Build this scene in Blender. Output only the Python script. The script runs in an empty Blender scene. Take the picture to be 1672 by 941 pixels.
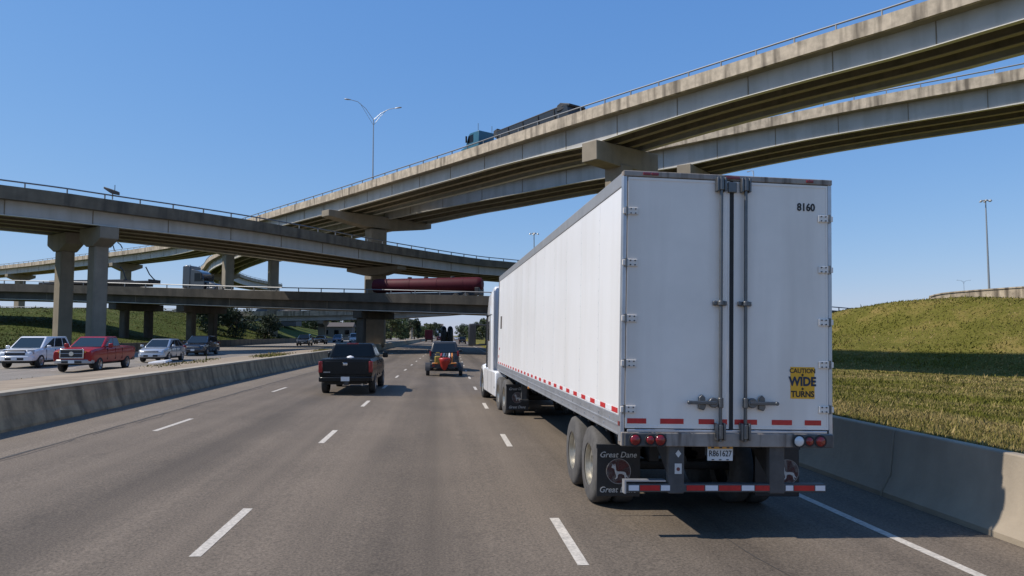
import bpy, bmesh, math, random
import numpy as np
from mathutils import Vector, Matrix
random.seed(7); RNG = np.random.default_rng(11)
R = math.radians
scene = bpy.context.scene
COL = scene.collection

# ------------------------------------------------------------------ materials
MATS = {}
def M(name, col, rough=.6, metal=0., var=0., scale=4., bump=0., bscale=40., streak=0., sscale=1.2, coat=0., spec=.5, stain=None, detail=6., attr=None):
    """procedural principled material; var = mottling, streak = vertical weather streaks, stain = colour of the streaks"""
    m = bpy.data.materials.new(name); m.use_nodes = True
    nt = m.node_tree; N = nt.nodes; L = nt.links
    b = N['Principled BSDF']
    b.inputs['Roughness'].default_value = rough
    b.inputs['Metallic'].default_value = metal
    b.inputs['Specular IOR Level'].default_value = spec
    if coat: b.inputs['Coat Weight'].default_value = coat; b.inputs['Coat Roughness'].default_value = .04
    c = (*col, 1.)
    b.inputs['Base Color'].default_value = c
    MATS[name] = m
    if not (var or bump or streak or attr): return m
    tc = N.new('ShaderNodeTexCoord')
    out = None
    if attr:
        a = N.new('ShaderNodeVertexColor'); a.layer_name = attr; out = a.outputs['Color']
    if var:
        n = N.new('ShaderNodeTexNoise'); n.inputs['Scale'].default_value = scale; n.inputs['Detail'].default_value = detail; n.inputs['Roughness'].default_value = .62
        L.new(tc.outputs['Object'], n.inputs['Vector'])
        r = N.new('ShaderNodeValToRGB'); r.color_ramp.elements[0].position = .28; r.color_ramp.elements[1].position = .72
        r.color_ramp.elements[0].color = (*[x*(1-var) for x in col], 1); r.color_ramp.elements[1].color = (*[min(1, x*(1+var)) for x in col], 1)
        L.new(n.outputs['Fac'], r.inputs['Fac']); out = r.outputs['Color']
    if streak:
        mp = N.new('ShaderNodeMapping'); mp.inputs['Scale'].default_value = (sscale, sscale, sscale*.09)
        L.new(tc.outputs['Object'], mp.inputs['Vector'])
        n = N.new('ShaderNodeTexNoise'); n.inputs['Scale'].default_value = 1.; n.inputs['Detail'].default_value = 5.
        L.new(mp.outputs['Vector'], n.inputs['Vector'])
        r = N.new('ShaderNodeMapRange'); r.inputs['From Min'].default_value = .47; r.inputs['From Max'].default_value = .68
        r.inputs['To Max'].default_value = streak
        L.new(n.outputs['Fac'], r.inputs['Value'])
        mx = N.new('ShaderNodeMix'); mx.data_type = 'RGBA'
        L.new(r.outputs['Result'], mx.inputs['Factor'])
        if out: L.new(out, mx.inputs['A'])
        else: mx.inputs['A'].default_value = c
        mx.inputs['B'].default_value = (*(stain or [x*.35 for x in col]), 1)
        out = mx.outputs['Result']
    if out: L.new(out, b.inputs['Base Color'])
    if bump:
        n = N.new('ShaderNodeTexNoise'); n.inputs['Scale'].default_value = bscale; n.inputs['Detail'].default_value = 4.
        L.new(tc.outputs['Object'], n.inputs['Vector'])
        bp = N.new('ShaderNodeBump'); bp.inputs['Strength'].default_value = bump; bp.inputs['Distance'].default_value = .02
        L.new(n.outputs['Fac'], bp.inputs['Height']); L.new(bp.outputs['Normal'], b.inputs['Normal'])
    return m

M('white_panel', (.76,.75,.74), .33, var=.03, scale=.9, streak=.30, sscale=1.7, stain=(.58,.55,.50), bump=.08, bscale=1.3)
M('door_white', (.82,.755,.675), .36, var=.07, scale=1.0, streak=.38, sscale=2.2, stain=(.56,.50,.43), bump=.03, bscale=3.)
M('truck_white', (.82,.82,.82), .22, coat=.6, var=.02, scale=2.)
M('aluminium', (.52,.53,.55), .42, .75, var=.10, scale=5., streak=.25, sscale=4., stain=(.30,.29,.27))
M('galvanised', (.135,.138,.14), .42, .7, var=.12, scale=9.)
M('sill_metal', (.30,.262,.225), .7, .0, var=.22, scale=4., streak=.90, sscale=12., stain=(.085,.062,.045))
M('top_rail_grey', (.30,.30,.30), .5, .3, var=.1)
M('black_steel', (.030,.030,.031), .6, var=.3, scale=6., bump=.1)
M('grey_steel', (.075,.074,.073), .55, var=.3, scale=5., streak=.3, sscale=6.)
M('rubber', (.028,.027,.026), .82, var=.25, scale=5., bump=.25, bscale=60.)
M('tyre_dusty', (.085,.080,.075), .88, var=.3, scale=7., bump=.25, bscale=50.)
M('flap_rubber', (.026,.025,.025), .55, var=.3, scale=3., bump=.1)
M('red_reflective', (.50,.018,.022), .3, var=.15, scale=12.)
M('white_reflective', (.74,.74,.75), .32, var=.08, scale=12.)
M('lamp_red', (.20,.006,.008), .2, coat=.5)
M('lamp_clear', (.62,.64,.64), .1, coat=1.)
M('amber', (.75,.26,.02), .2, coat=1.)
M('decal_yellow', (.78,.40,.02), .4, var=.06, scale=6.)
M('decal_black', (.015,.015,.016), .5)
M('decal_navy', (.012,.025,.055), .5)
M('decal_cream', (.62,.60,.56), .5, var=.1)
M('emblem_grey', (.30,.27,.25), .6)
M('decal_maroon', (.17,.045,.04), .55, var=.25, scale=6.)
M('plate_white', (.66,.67,.66), .4, var=.08)
M('plate_orange', (.68,.36,.06), .4)
M('chrome', (.62,.62,.62), .16, 1.)
M('alloy', (.36,.36,.37), .28, .9)
M('steel_wheel', (.50,.47,.40), .35, .75, var=.2, scale=10., streak=.3, sscale=8.)
M('glass_dark', (.006,.008,.010), .06, spec=.3)
M('glass_tint', (.014,.020,.026), .06, spec=.5)
M('glass_lit', (.020,.034,.045), .06, spec=.5)
M('black_paint', (.006,.007,.008), .25, spec=.3)
M('red_paint', (.30,.008,.010), .3, coat=.25, spec=.3, var=.05)
M('white_paint', (.74,.75,.76), .22, coat=1.)
M('silver_paint', (.42,.45,.49), .28, .45, coat=1.)
M('dark_navy_paint', (.012,.016,.026), .22, coat=1.)
M('dark_grey_paint', (.035,.037,.04), .35, spec=.4)
M('grey_paint', (.05,.053,.058), .28, .4, coat=1.)
M('blue_paint', (.03,.07,.16), .25, coat=1.)
M('maroon_paint', (.075,.007,.014), .6, spec=.25, var=.25, scale=.8)
M('hopper_navy', (.028,.040,.058), .5, var=.2)
M('teal_paint', (.022,.105,.15), .35, coat=.5, var=.15)
M('plastic_black', (.022,.022,.023), .55)
M('headlight', (.30,.32,.34), .08, coat=1.)
M('bright_red', (.36,.020,.012), .4, var=.1)
M('bright_yellow', (.30,.21,.03), .45)
M('orange_cloth', (.55,.19,.03), .6)
M('concrete_pier', (.25,.21,.155), .85, var=.15, scale=.9, streak=.30, sscale=1.1, stain=(.15,.125,.095), bump=.12, bscale=12.)
M('concrete_tan', (.45,.375,.28), .85, var=.32, scale=1.3, streak=.92, sscale=1.5, stain=(.115,.092,.066), bump=.12, bscale=9.)
M('concrete_shaded', (.085,.073,.056), .9, var=.28, scale=1., streak=.7, sscale=1., stain=(.04,.035,.028))  # low bridge concrete: its shade is put into the base colour
M('concrete_dark', (.15,.126,.09), .88, var=.28, scale=1., streak=.75, sscale=1., stain=(.06,.052,.042), bump=.12, bscale=9.)  # base darkened for faces turned from the sun; the streaks are stains
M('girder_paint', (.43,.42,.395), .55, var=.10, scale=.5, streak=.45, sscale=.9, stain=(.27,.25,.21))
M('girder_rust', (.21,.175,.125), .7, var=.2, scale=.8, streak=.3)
M('flange_lit', (.60,.57,.50), .6, var=.1, scale=1.)  # outer flanges paler than the web: light catching them is put into the colour
M('flange_inner', (.34,.285,.21), .7, var=.15)  # inner flanges lightened the same way, light on them painted in
M('deck_concrete', (.24,.205,.15), .9, var=.18, scale=.6)
M('rail_steel', (.20,.205,.21), .5, .6)
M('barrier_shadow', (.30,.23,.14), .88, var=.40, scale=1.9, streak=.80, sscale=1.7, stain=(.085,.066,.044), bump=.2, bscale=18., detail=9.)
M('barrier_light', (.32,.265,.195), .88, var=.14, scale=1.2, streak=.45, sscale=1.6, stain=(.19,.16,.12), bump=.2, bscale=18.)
M('cap_light', (.36,.31,.235), .88, var=.15, scale=2.)
M('bark', (.10,.075,.05), .9, var=.3, scale=4., bump=.4, bscale=15.)
M('leaf_dark', (.026,.042,.016), .75, var=.45, scale=.8)
M('leaf_mid', (.050,.080,.022), .75, var=.45, scale=.7)
M('leaf_olive', (.078,.095,.030), .75, var=.4, scale=.7)
M('dirt', (.27,.21,.145), .95, var=.3, scale=.8, bump=.5, bscale=6., detail=10.)
M('paint_line', (.47,.425,.36), .8, var=.38, scale=22., detail=12.)
M('building_wall', (.12,.108,.095), .8, var=.08)
M('building_roof', (.09,.075,.065), .8, var=.1)
M('tar_seal', (.052,.046,.040), .8)
M('bumper_silver', (.34,.34,.34), .45, .5)
M('pole_steel', (.34,.35,.35), .45, .6)

# asphalt: fine aggregate, oil-darkened wheel bands along the lanes, patches, cracks at the shoulder joint
def asphalt(name, base, lanes=True):
    m = bpy.data.materials.new(name); m.use_nodes = True; MATS[name] = m
    nt = m.node_tree; N = nt.nodes; L = nt.links; b = N['Principled BSDF']
    b.inputs['Roughness'].default_value = .86; b.inputs['Specular IOR Level'].default_value = .35
    tc = N.new('ShaderNodeTexCoord')
    def noise(scale, det, vec=None, rough=.6):
        n = N.new('ShaderNodeTexNoise'); n.inputs['Scale'].default_value = scale; n.inputs['Detail'].default_value = det; n.inputs['Roughness'].default_value = rough
        L.new(vec or tc.outputs['Object'], n.inputs['Vector']); return n.outputs['Fac']
    def rng(v, a, c, lo, hi):
        r = N.new('ShaderNodeMapRange'); r.inputs['From Min'].default_value = a; r.inputs['From Max'].default_value = c
        r.inputs['To Min'].default_value = lo; r.inputs['To Max'].default_value = hi; L.new(v, r.inputs['Value']); return r.outputs['Result']
    def mul(a, c):
        k = N.new('ShaderNodeMath'); k.operation = 'MULTIPLY'; L.new(a, k.inputs[0])
        if isinstance(c, float): k.inputs[1].default_value = c
        else: L.new(c, k.inputs[1])
        return k.outputs[0]
    v = rng(noise(34., 3., rough=.75), .3, .7, .50, 1.50)          # aggregate
    v = mul(v, rng(noise(110., 2.), .3, .7, .80, 1.22))
    v = mul(v, rng(noise(.35, 5.), .3, .7, .90, 1.10))           # patches
    mp = N.new('ShaderNodeMapping'); mp.inputs['Scale'].default_value = (1.3, .02, 1); L.new(tc.outputs['Object'], mp.inputs['Vector'])
    v = mul(v, rng(noise(1., 3., mp.outputs['Vector']), .33, .68, .84, 1.10))   # long streaks along the traffic
    if lanes:
        # oil-darkened strip down the middle of each lane, tyre-polished tracks beside it
        sx = N.new('ShaderNodeSeparateXYZ'); L.new(tc.outputs['Object'], sx.inputs[0])
        wob = rng(noise(.12, 2.), .3, .7, -.35, .35)
        a1 = N.new('ShaderNodeMath'); a1.operation = 'ADD'; L.new(sx.outputs['X'], a1.inputs[0]); L.new(wob, a1.inputs[1])
        a2 = N.new('ShaderNodeMath'); a2.operation = 'MULTIPLY_ADD'; L.new(a1.outputs[0], a2.inputs[0]); a2.inputs[1].default_value = 2*math.pi/3.93; a2.inputs[2].default_value = .5*2*math.pi/3.93
        a3 = N.new('ShaderNodeMath'); a3.operation = 'COSINE'; L.new(a2.outputs[0], a3.inputs[0])
        v = mul(v, rng(a3.outputs[0], .3, 1., 1.06, .76))
        st = noise(.9, 6., rough=.7); v = mul(v, rng(st, .60, .74, 1., .78))
        mp = N.new('ShaderNodeMapping'); mp.inputs['Scale'].default_value = (2.2, .05, 1); L.new(tc.outputs['Object'], mp.inputs['Vector'])
        v = mul(v, rng(noise(1., 6., mp.outputs['Vector']), .35, .6, .93, 1.04))
    cc = N.new('ShaderNodeMix'); cc.data_type = 'RGBA'; cc.blend_type = 'MULTIPLY'; cc.inputs['Factor'].default_value = 1.
    cc.inputs['A'].default_value = (*base, 1)
    cb = N.new('ShaderNodeCombineColor')
    for k in range(3): L.new(v, cb.inputs[k])
    L.new(cb.outputs['Color'], cc.inputs['B']); L.new(cc.outputs['Result'], b.inputs['Base Color'])
    bp = N.new('ShaderNodeBump'); bp.inputs['Strength'].default_value = .35; bp.inputs['Distance'].default_value = .01
    L.new(noise(55., 4.), bp.inputs['Height']); L.new(bp.outputs['Normal'], b.inputs['Normal'])
asphalt('asphalt', (.130,.103,.076))
asphalt('asphalt_tan', (.172,.138,.102), False)
asphalt('asphalt_pale', (.21,.185,.155), False)

def grass_ground(name, kk=(1., 1., 1.)):
    m = bpy.data.materials.new(name); m.use_nodes = True; MATS[name] = m
    nt = m.node_tree; N = nt.nodes; L = nt.links; b = N['Principled BSDF']; b.inputs['Roughness'].default_value = .95; b.inputs['Specular IOR Level'].default_value = .1
    tc = N.new('ShaderNodeTexCoord')
    n1 = N.new('ShaderNodeTexNoise'); n1.inputs['Scale'].default_value = .16; n1.inputs['Detail'].default_value = 9.; n1.inputs['Roughness'].default_value = .7
    n2 = N.new('ShaderNodeTexNoise'); n2.inputs['Scale'].default_value = 3.5; n2.inputs['Detail'].default_value = 8.; n2.inputs['Roughness'].default_value = .75
    for n in (n1, n2): L.new(tc.outputs['Object'], n.inputs['Vector'])
    r = N.new('ShaderNodeValToRGB'); e = r.color_ramp.elements
    e[0].position = .30; e[0].color = (.115,.115,.020, 1); e[1].position = .72; e[1].color = (.32,.235,.085, 1)
    k = e.new(.5); k.color = (.165,.155,.034, 1)
    for q in e: q.color = (q.color[0]*kk[0], q.color[1]*kk[1], q.color[2]*kk[2], 1)
    n1.inputs['Scale'].default_value = .22; n2.inputs['Scale'].default_value = 5.5; L.new(n1.outputs['Fac'], r.inputs['Fac'])
    r2 = N.new('ShaderNodeValToRGB'); e = r2.color_ramp.elements
    e[0].position = .25; e[0].color = (.38,.40,.36, 1); e[1].position = .75; e[1].color = (1.15,1.12,1.1, 1)
    L.new(n2.outputs['Fac'], r2.inputs['Fac'])
    mx = N.new('ShaderNodeMix'); mx.data_type = 'RGBA'; mx.blend_type = 'MULTIPLY'; mx.inputs['Factor'].default_value = 1.
    L.new(r.outputs['Color'], mx.inputs['A']); L.new(r2.outputs['Color'], mx.inputs['B']); L.new(mx.outputs['Result'], b.inputs['Base Color'])
    bp = N.new('ShaderNodeBump'); bp.inputs['Strength'].default_value = .7; bp.inputs['Distance'].default_value = .15
    L.new(n2.outputs['Fac'], bp.inputs['Height']); L.new(bp.outputs['Normal'], b.inputs['Normal'])
grass_ground('grass_ground'); grass_ground('bank_ground', (.48, .66, .62))  # bank_ground is greener, with the shade of the bridges mixed into its colour
M('grass_blades', (.1,.11,.03), .9, attr='tint', spec=.1)

# ------------------------------------------------------------------ mesh helpers
class MB:
    def __init__(s): s.bm = bmesh.new()
    def face(s, pts):
        return s.bm.faces.new([s.bm.verts.new(p) for p in pts])
    def box(s, c, d, rz=0., mat=None):
        m = Matrix.Translation(c) @ Matrix.Rotation(rz, 4, 'Z') @ (mat or Matrix.Identity(4)) @ Matrix.Diagonal((*d, 1))
        bmesh.ops.create_cube(s.bm, size=1., matrix=m); return s
    def b2(s, lo, hi):
        return s.box([(a+b)/2 for a, b in zip(lo, hi)], [abs(b-a) for a, b in zip(lo, hi)])
    def prism(s, poly, axis, a, b):
        """polygon of 2-D points extruded along axis from a to b: axis 'x' takes (y,z), 'y' takes (x,z), 'z' takes (x,y)"""
        def P(p, t):
            return {'x': (t, p[0], p[1]), 'y': (p[0], t, p[1]), 'z': (p[0], p[1], t)}[axis]
        v0 = [s.bm.verts.new(P(p, a)) for p in poly]; v1 = [s.bm.verts.new(P(p, b)) for p in poly]
        n = len(poly)
        s.bm.faces.new(v0); s.bm.faces.new(v1[::-1])
        for i in range(n): s.bm.faces.new((v0[i], v1[i], v1[(i+1) % n], v0[(i+1) % n]))
        return s
    def loft(s, rings, cap=True, closed=True):
        vs = [[s.bm.verts.new(p) for p in r] for r in rings]; n = len(rings[0])
        for a, b in zip(vs, vs[1:]):
            for i in range(n if closed else n-1): s.bm.faces.new((a[i], a[(i+1) % n], b[(i+1) % n], b[i]))
        if cap and closed: s.bm.faces.new(vs[0][::-1]); s.bm.faces.new(vs[-1])
        return s
    def tube(s, pts, r, seg=8):
        pts = [Vector(p) for p in pts]; rs = r if isinstance(r, (list, tuple)) else [r]*len(pts); rings = []
        for i, p in enumerate(pts):
            t = (pts[min(i+1, len(pts)-1)] - pts[max(i-1, 0)]).normalized()
            u = t.cross(Vector((0, 0, 1)) if abs(t.z) < .9 else Vector((1, 0, 0))).normalized(); w = t.cross(u)
            rings.append([p + (u*math.cos(k*2*math.pi/seg) + w*math.sin(k*2*math.pi/seg))*rs[i] for k in range(seg)])
        return s.loft(rings)
    def lathe(s, prof, c, axis='x', seg=24, cap=True):
        """prof: (t, r) along axis"""
        rings = []
        for t, r in prof:
            ring = []
            for k in range(seg):
                a = 2*math.pi*k/seg; u, v = r*math.cos(a), r*math.sin(a)
                ring.append({'x': (c[0]+t, c[1]+u, c[2]+v), 'y': (c[0]+u, c[1]+t, c[2]+v), 'z': (c[0]+u, c[1]+v, c[2]+t)}[axis])
            rings.append(ring)
        return s.loft(rings, cap=cap)
    def build(s, name, mat, parent=None, bevel=0., smooth=30., seg=2):
        bmesh.ops.recalc_face_normals(s.bm, faces=s.bm.faces)
        me = bpy.data.meshes.new(name); s.bm.to_mesh(me); s.bm.free()
        if mat: me.materials.append(MATS[mat])
        if smooth:
            for p in me.polygons: p.use_smooth = True
            me.set_sharp_from_angle(angle=R(smooth))
        o = bpy.data.objects.new(name, me); COL.objects.link(o)
        if parent: o.parent = parent
        if bevel:
            b = o.modifiers.new('Bevel', 'BEVEL'); b.width = bevel; b.segments = seg; b.limit_method = 'ANGLE'; b.angle_limit = R(35); b.harden_normals = False
        return o
def tag(o, label=None, cat=None, group=None, kind=None):
    if label: o['label'] = label
    if cat: o['category'] = cat
    if group: o['group'] = group
    if kind: o['kind'] = kind
    return o
def thing(name, label, cat, loc=(0, 0, 0), rz=0., group=None):
    o = bpy.data.objects.new(name, None); COL.objects.link(o); o.empty_display_size = .3
    o.location = loc; o.rotation_euler = (0, 0, rz)
    return tag(o, label, cat, group)
def copy_tree(o, parent=None):
    c = o.copy(); COL.objects.link(c)
    if parent: c.parent = parent
    for ch in list(o.children): copy_tree(ch, c)
    return c
def apply_mods(o):
    bpy.context.view_layer.update()
    dg = bpy.context.evaluated_depsgraph_get(); ev = o.evaluated_get(dg)
    me = bpy.data.meshes.new_from_object(ev); o.modifiers.clear(); o.data = me
    return o
def cut(o, cutters):
    """boolean the cutter boxes / cylinders out of o"""
    for c in cutters:
        b = o.modifiers.new('cut', 'BOOLEAN'); b.operation = 'DIFFERENCE'; b.solver = 'EXACT'; b.object = c; b.material_mode = 'TRANSFER'
    apply_mods(o)
    for c in cutters:
        me = c.data; bpy.data.objects.remove(c); bpy.data.meshes.remove(me)
    for p in o.data.polygons: p.use_smooth = True
    o.data.set_sharp_from_angle(angle=R(28))
def text(name, body, size, loc, mat, parent, rot=(90, 0, 0), shear=0., width=1., bold=0., depth=.0015, align='CENTER'):
    cu = bpy.data.curves.new(name, 'FONT'); cu.body = body; cu.size = size; cu.shear = shear; cu.align_x = align; cu.align_y = 'CENTER'
    cu.offset = bold; cu.extrude = depth; cu.resolution_u = 3
    t = bpy.data.objects.new(name, cu); COL.objects.link(t)
    bpy.context.view_layer.update()
    me = bpy.data.meshes.new_from_object(t.evaluated_get(bpy.context.evaluated_depsgraph_get()))
    bpy.data.objects.remove(t); bpy.data.curves.remove(cu)
    me.transform(Matrix.Translation(loc) @ Matrix.Rotation(R(rot[2]), 4, 'Z') @ Matrix.Rotation(R(rot[0]), 4, 'X') @ Matrix.Diagonal((width, 1, 1, 1)))
    me.materials.clear(); me.materials.append(MATS[mat]); me.name = name
    o = bpy.data.objects.new(name, me); COL.objects.link(o); o.parent = parent
    return o
def catmull(P, step):
    P = [np.array(p, float) for p in P]; out = []
    Q = [2*P[0]-P[1]] + P + [2*P[-1]-P[-2]]
    for i in range(1, len(Q)-2):
        n = max(2, int(np.linalg.norm(Q[i+1]-Q[i])/step))
        for k in range(n):
            t = k/n; a, b, c, d = Q[i-1], Q[i], Q[i+1], Q[i+2]
            out.append(.5*((2*b)+(c-a)*t+(2*a-5*b+4*c-d)*t*t+(3*b-a-3*c+d)*t**3))
    out.append(P[-1]); return np.array(out)
def sstep(a, b, x):
    t = np.clip((np.asarray(x, float)-a)/(b-a), 0, 1); return t*t*(3-2*t)

# ------------------------------------------------------------------ camera, light, sky
F = 1207./1672.*36.
cam_d = bpy.data.cameras.new('camera'); cam = bpy.data.objects.new('camera', cam_d); COL.objects.link(cam)
cam_d.sensor_width = 36.; cam_d.lens = F; cam_d.clip_start = .1; cam_d.clip_end = 6000.
cam.location = (0, 0, 2.3); cam.rotation_euler = (R(90+3.650), 0, R(-5.666))
scene.camera = cam
EL, AZ = 50., -.5                                   # sun: 50 deg up, due left and 5 deg ahead
sd = Vector((-math.cos(R(EL))*math.cos(R(AZ)), math.cos(R(EL))*math.sin(R(AZ)), math.sin(R(EL))))
sl = bpy.data.lights.new('sun', 'SUN'); sl.energy = 4.9; sl.angle = R(.55); sl.color = (1., .93, .84)
so = bpy.data.objects.new('sun', sl); COL.objects.link(so); so.rotation_euler = sd.to_track_quat('Z', 'Y').to_euler(); so.location = (-50, 0, 80)
w = bpy.data.worlds.new('World'); scene.world = w; w.use_nodes = True
nt = w.node_tree; bg = nt.nodes['Background']
sky = nt.nodes.new('ShaderNodeTexSky'); sky.sky_type = 'NISHITA'; sky.sun_disc = False
sky.sun_elevation = R(EL); sky.sun_rotation = math.atan2(sd.x, sd.y); sky.altitude = 100.; sky.air_density = 1.15; sky.dust_density = .1; sky.ozone_density = 1.
# clear dry-air blue: soften the pale horizon of the model sky, channel by channel
sp_ = nt.nodes.new('ShaderNodeSeparateColor'); cb_ = nt.nodes.new('ShaderNodeCombineColor'); nt.links.new(sky.outputs[0], sp_.inputs[0])
for k, (g_, m_) in enumerate(((.85, .085), (.60, .171), (.35, .405))):
    a_ = nt.nodes.new('ShaderNodeMath'); a_.operation = 'POWER'; a_.inputs[1].default_value = g_; nt.links.new(sp_.outputs[k], a_.inputs[0])
    b_ = nt.nodes.new('ShaderNodeMath'); b_.operation = 'MULTIPLY'; b_.inputs[1].default_value = m_/.115; nt.links.new(a_.outputs[0], b_.inputs[0]); nt.links.new(b_.outputs[0], cb_.inputs[k])
nt.links.new(cb_.outputs[0], bg.inputs['Color']); bg.inputs['Strength'].default_value = .115
scene.view_settings.view_transform = 'Standard'; scene.view_settings.look = 'None'; scene.view_settings.gamma = 1.; scene.view_settings.exposure = 0.
scene.view_settings.use_curve_mapping = False
# ------------------------------------------------------------------ terrain and roads
FALL = .021
def sh(y):
    y = np.asarray(y, float); return np.where(y < 60, .00014*np.clip(y, 0, 60)**2, .504+.0168*(y-60))
def rz_(x, y):                                     # highway surface, banked down to the right
    return -FALL*(np.clip(x-sh(y), -12, 9))
OPY = [(-60, .1), (35, .15), (44, .2), (56, .35), (68, .58), (110, .72), (400, .8), (3000, 1.)]
def oz(y): return np.interp(y, [a for a, b in OPY], [b for a, b in OPY])
def gz(x, y):
    x = np.asarray(x, float); y = np.asarray(y, float); u = x-sh(y)
    z = np.full(np.broadcast(x, y).shape, 0.) + 0*u
    z = z + rz_(x, y) - .10
    # raised median between the carriageways
    med = .96 - .03*(-10-u)
    z = np.where(u < -9.62, med*sstep(-9.62, -9.66, u) + z*(1-sstep(-9.62, -9.66, u)), z)
    t = sstep(-14., -15.6, u); z = np.where(u < -14., med*(1-t) + (oz(y)-.10)*t, z)
    # left embankment
    bank = oz(y)-.1 + ((1.7+4.6*sstep(96, 150, y))*sstep(-33., -62., u) + .5*sstep(-31.8, -34., u))*sstep(-60, 30, y)*(1-.65*sstep(190, 420, y))
    z = np.where(u < -31.5, bank, z)
    # right field: a dip behind the barrier, then the bank that carries the end of the low bridge
    dip = .75 - 1.65*sstep(7.3, 27., u)
    q = .8*x+.6*y
    H = np.interp(q, [0, 60, 67, 70, 77, 84, 89, 92, 96, 130, 190, 300], [-.9, -1.05, -1.1, -.85, .45, 3.3, 5.6, 6.35, 6.6, 6.6, 3., .5])
    low = np.minimum(H, 1.2)
    g = np.interp(u, [30, 38, 43, 46, 49, 52, 56, 60, 66, 120], [.0, .20, .48, .72, .93, 1.05, 1.08, 1.02, .93, 1.0])
    fld = np.maximum(low, -.95) + np.maximum(H-low, 0)*g*(1-sstep(90, 101, q)*(1-sstep(59, 67, u))) + .12*np.sin(x*.31+y*.17)*np.sin(y*.23-x*.11)
    k = sstep(9., 27., u); right = dip*(1-k) + fld*k
    far = sstep(95, 140, y)*(1-sstep(30, 45, u)); right = right*(1-far) + (.25)*far
    z = np.where(u > 7.08, right*sstep(7.08, 7.2, u) + z*(1-sstep(7.08, 7.2, u)), z)
    # low rolling ground far ahead
    z = z + (10*np.sin(x*.004+1)*np.sin(y*.003) + 4)*sstep(500, 1500, y)*sstep(30, 250, np.abs(u))
    return z
xs = np.unique(np.round(np.concatenate([np.linspace(-1800, -130, 22), np.linspace(-120, -33, 50), np.linspace(-32.6, -16, 12), np.linspace(-15.8, -9.7, 22),
     [-9.66, -9.62, -9.5], np.linspace(-9, 7, 9), [7.08, 7.14, 7.2], np.linspace(7.5, 30, 36), np.linspace(31, 90, 74), np.linspace(95, 160, 14), np.linspace(180, 1800, 22)]), 3))
ys = np.unique(np.round(np.concatenate([np.linspace(-60, 0, 12), np.linspace(2, 120, 119), np.linspace(123, 260, 40), np.linspace(270, 700, 34), np.linspace(760, 3000, 20)]), 3))
X, Y = np.meshgrid(xs, ys); Xw = X + sh(Y); Z = gz(Xw, Y)
me = bpy.data.meshes.new('ground'); nx, ny = len(xs), len(ys)
idx = np.arange(nx*ny).reshape(ny, nx)
faces = np.stack([idx[:-1, :-1], idx[:-1, 1:], idx[1:, 1:], idx[1:, :-1]], -1).reshape(-1, 4)
me.from_pydata(np.stack([Xw, Y, Z], -1).reshape(-1, 3).tolist(), [], faces.tolist())
for n in ('grass_ground', 'dirt', 'bank_ground'): me.materials.append(MATS[n])
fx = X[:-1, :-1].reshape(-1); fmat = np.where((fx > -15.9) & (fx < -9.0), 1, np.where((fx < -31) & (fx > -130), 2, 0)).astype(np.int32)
me.polygons.foreach_set('material_index', fmat); me.polygons.foreach_set('use_smooth', np.ones(len(fmat), bool)); me.update()
ground = bpy.data.objects.new('ground', me); COL.objects.link(ground); tag(ground, kind='structure')

def ribbon(name, x0, x1, y0, y1, mat, zoff=0., zf=rz_, n=90, parent=None, cols=1):
    yy = np.linspace(y0, y1, n); m = MB(); bm = m.bm
    rows = []
    for y in yy:
        s = float(sh(y)); rows.append([bm.verts.new((x+s, y, float(zf(x+s, y))+zoff)) for x in np.linspace(x0, x1, cols+1)])
    for a, b in zip(rows, rows[1:]):
        for i in range(cols): bm.faces.new((a[i], a[i+1], b[i+1], b[i]))
    return m.build(name, mat, parent, smooth=0)
hw = tag(ribbon('highway', -7.55, 7.0, -40, 1500, 'asphalt', n=400, cols=6), kind='structure')
tag(ribbon('left_shoulder', -9.6, -7.56, -40, 1500, 'asphalt_tan', n=400), kind='structure')
ozf = lambda x, y: oz(y)
tag(ribbon('opposite_highway', -31.6, -15.4, -40, 1500, 'asphalt_pale', zf=ozf, n=300), kind='structure')
# painted markings
def marks(name, spec, zf, parent=None):
    m = MB()
    for x, wd, y0, y1 in spec:
        n = max(2, int((y1-y0)/4)+1); yy = np.linspace(y0, y1, n)
        for a, b in zip(yy, yy[1:]):
            P = [(x-wd/2, a), (x+wd/2, a), (x+wd/2, b), (x-wd/2, b)]
            m.face([(px+float(sh(py)), py, float(zf(px+float(sh(py)), py))+.004) for px, py in P])
    o = m.build(name, 'paint_line', smooth=0); tag(o, kind='structure'); return o
sp = []
for k in range(40):
    a = 7.55+8.05*k; sp.append((1.47, .12, a, a+1.95))
    a = 7.95+7.95*k; sp.append((-2.46, .12, a, a+2.1))
for k in range(24):
    a = 17.6+11.6*k; sp.append((-6.42, .12, a, a+2.5))
sp.append((5.42, .13, -30, 300))
marks('lane_marking', sp, rz_)
marks('opposite_lane_marking', [(-22.9, .14, 10+12*k, 13+12*k) for k in range(25)] + [(-27.2, .14, 10+12*k, 13+12*k) for k in range(25)] + [(-16.2, .14, -30, 300), (-31., .14, -30, 300)], ozf)
# sealed joint between lane and shoulder, cracked
m = MB()
for x0, wob, wd in ((-7.55, .03, .035), (-7.35, .14, .012), (3.4, .10, .008)):
    prev = None
    for y in np.arange(5., 120., .7):
        x = x0 + random.uniform(-wob, wob); ww = wd*random.uniform(.3, 1.4)
        s = float(sh(y)); cur = [(x-ww+s, y, float(rz_(x+s, y))+.0035), (x+ww+s, y, float(rz_(x+s, y))+.0035)]
        if prev and (wob < .05 or random.random() < .8): m.face([prev[0], prev[1], cur[1], cur[0]])
        prev = cur
tag(m.build('road_joint', 'tar_seal', smooth=0), kind='structure')

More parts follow.
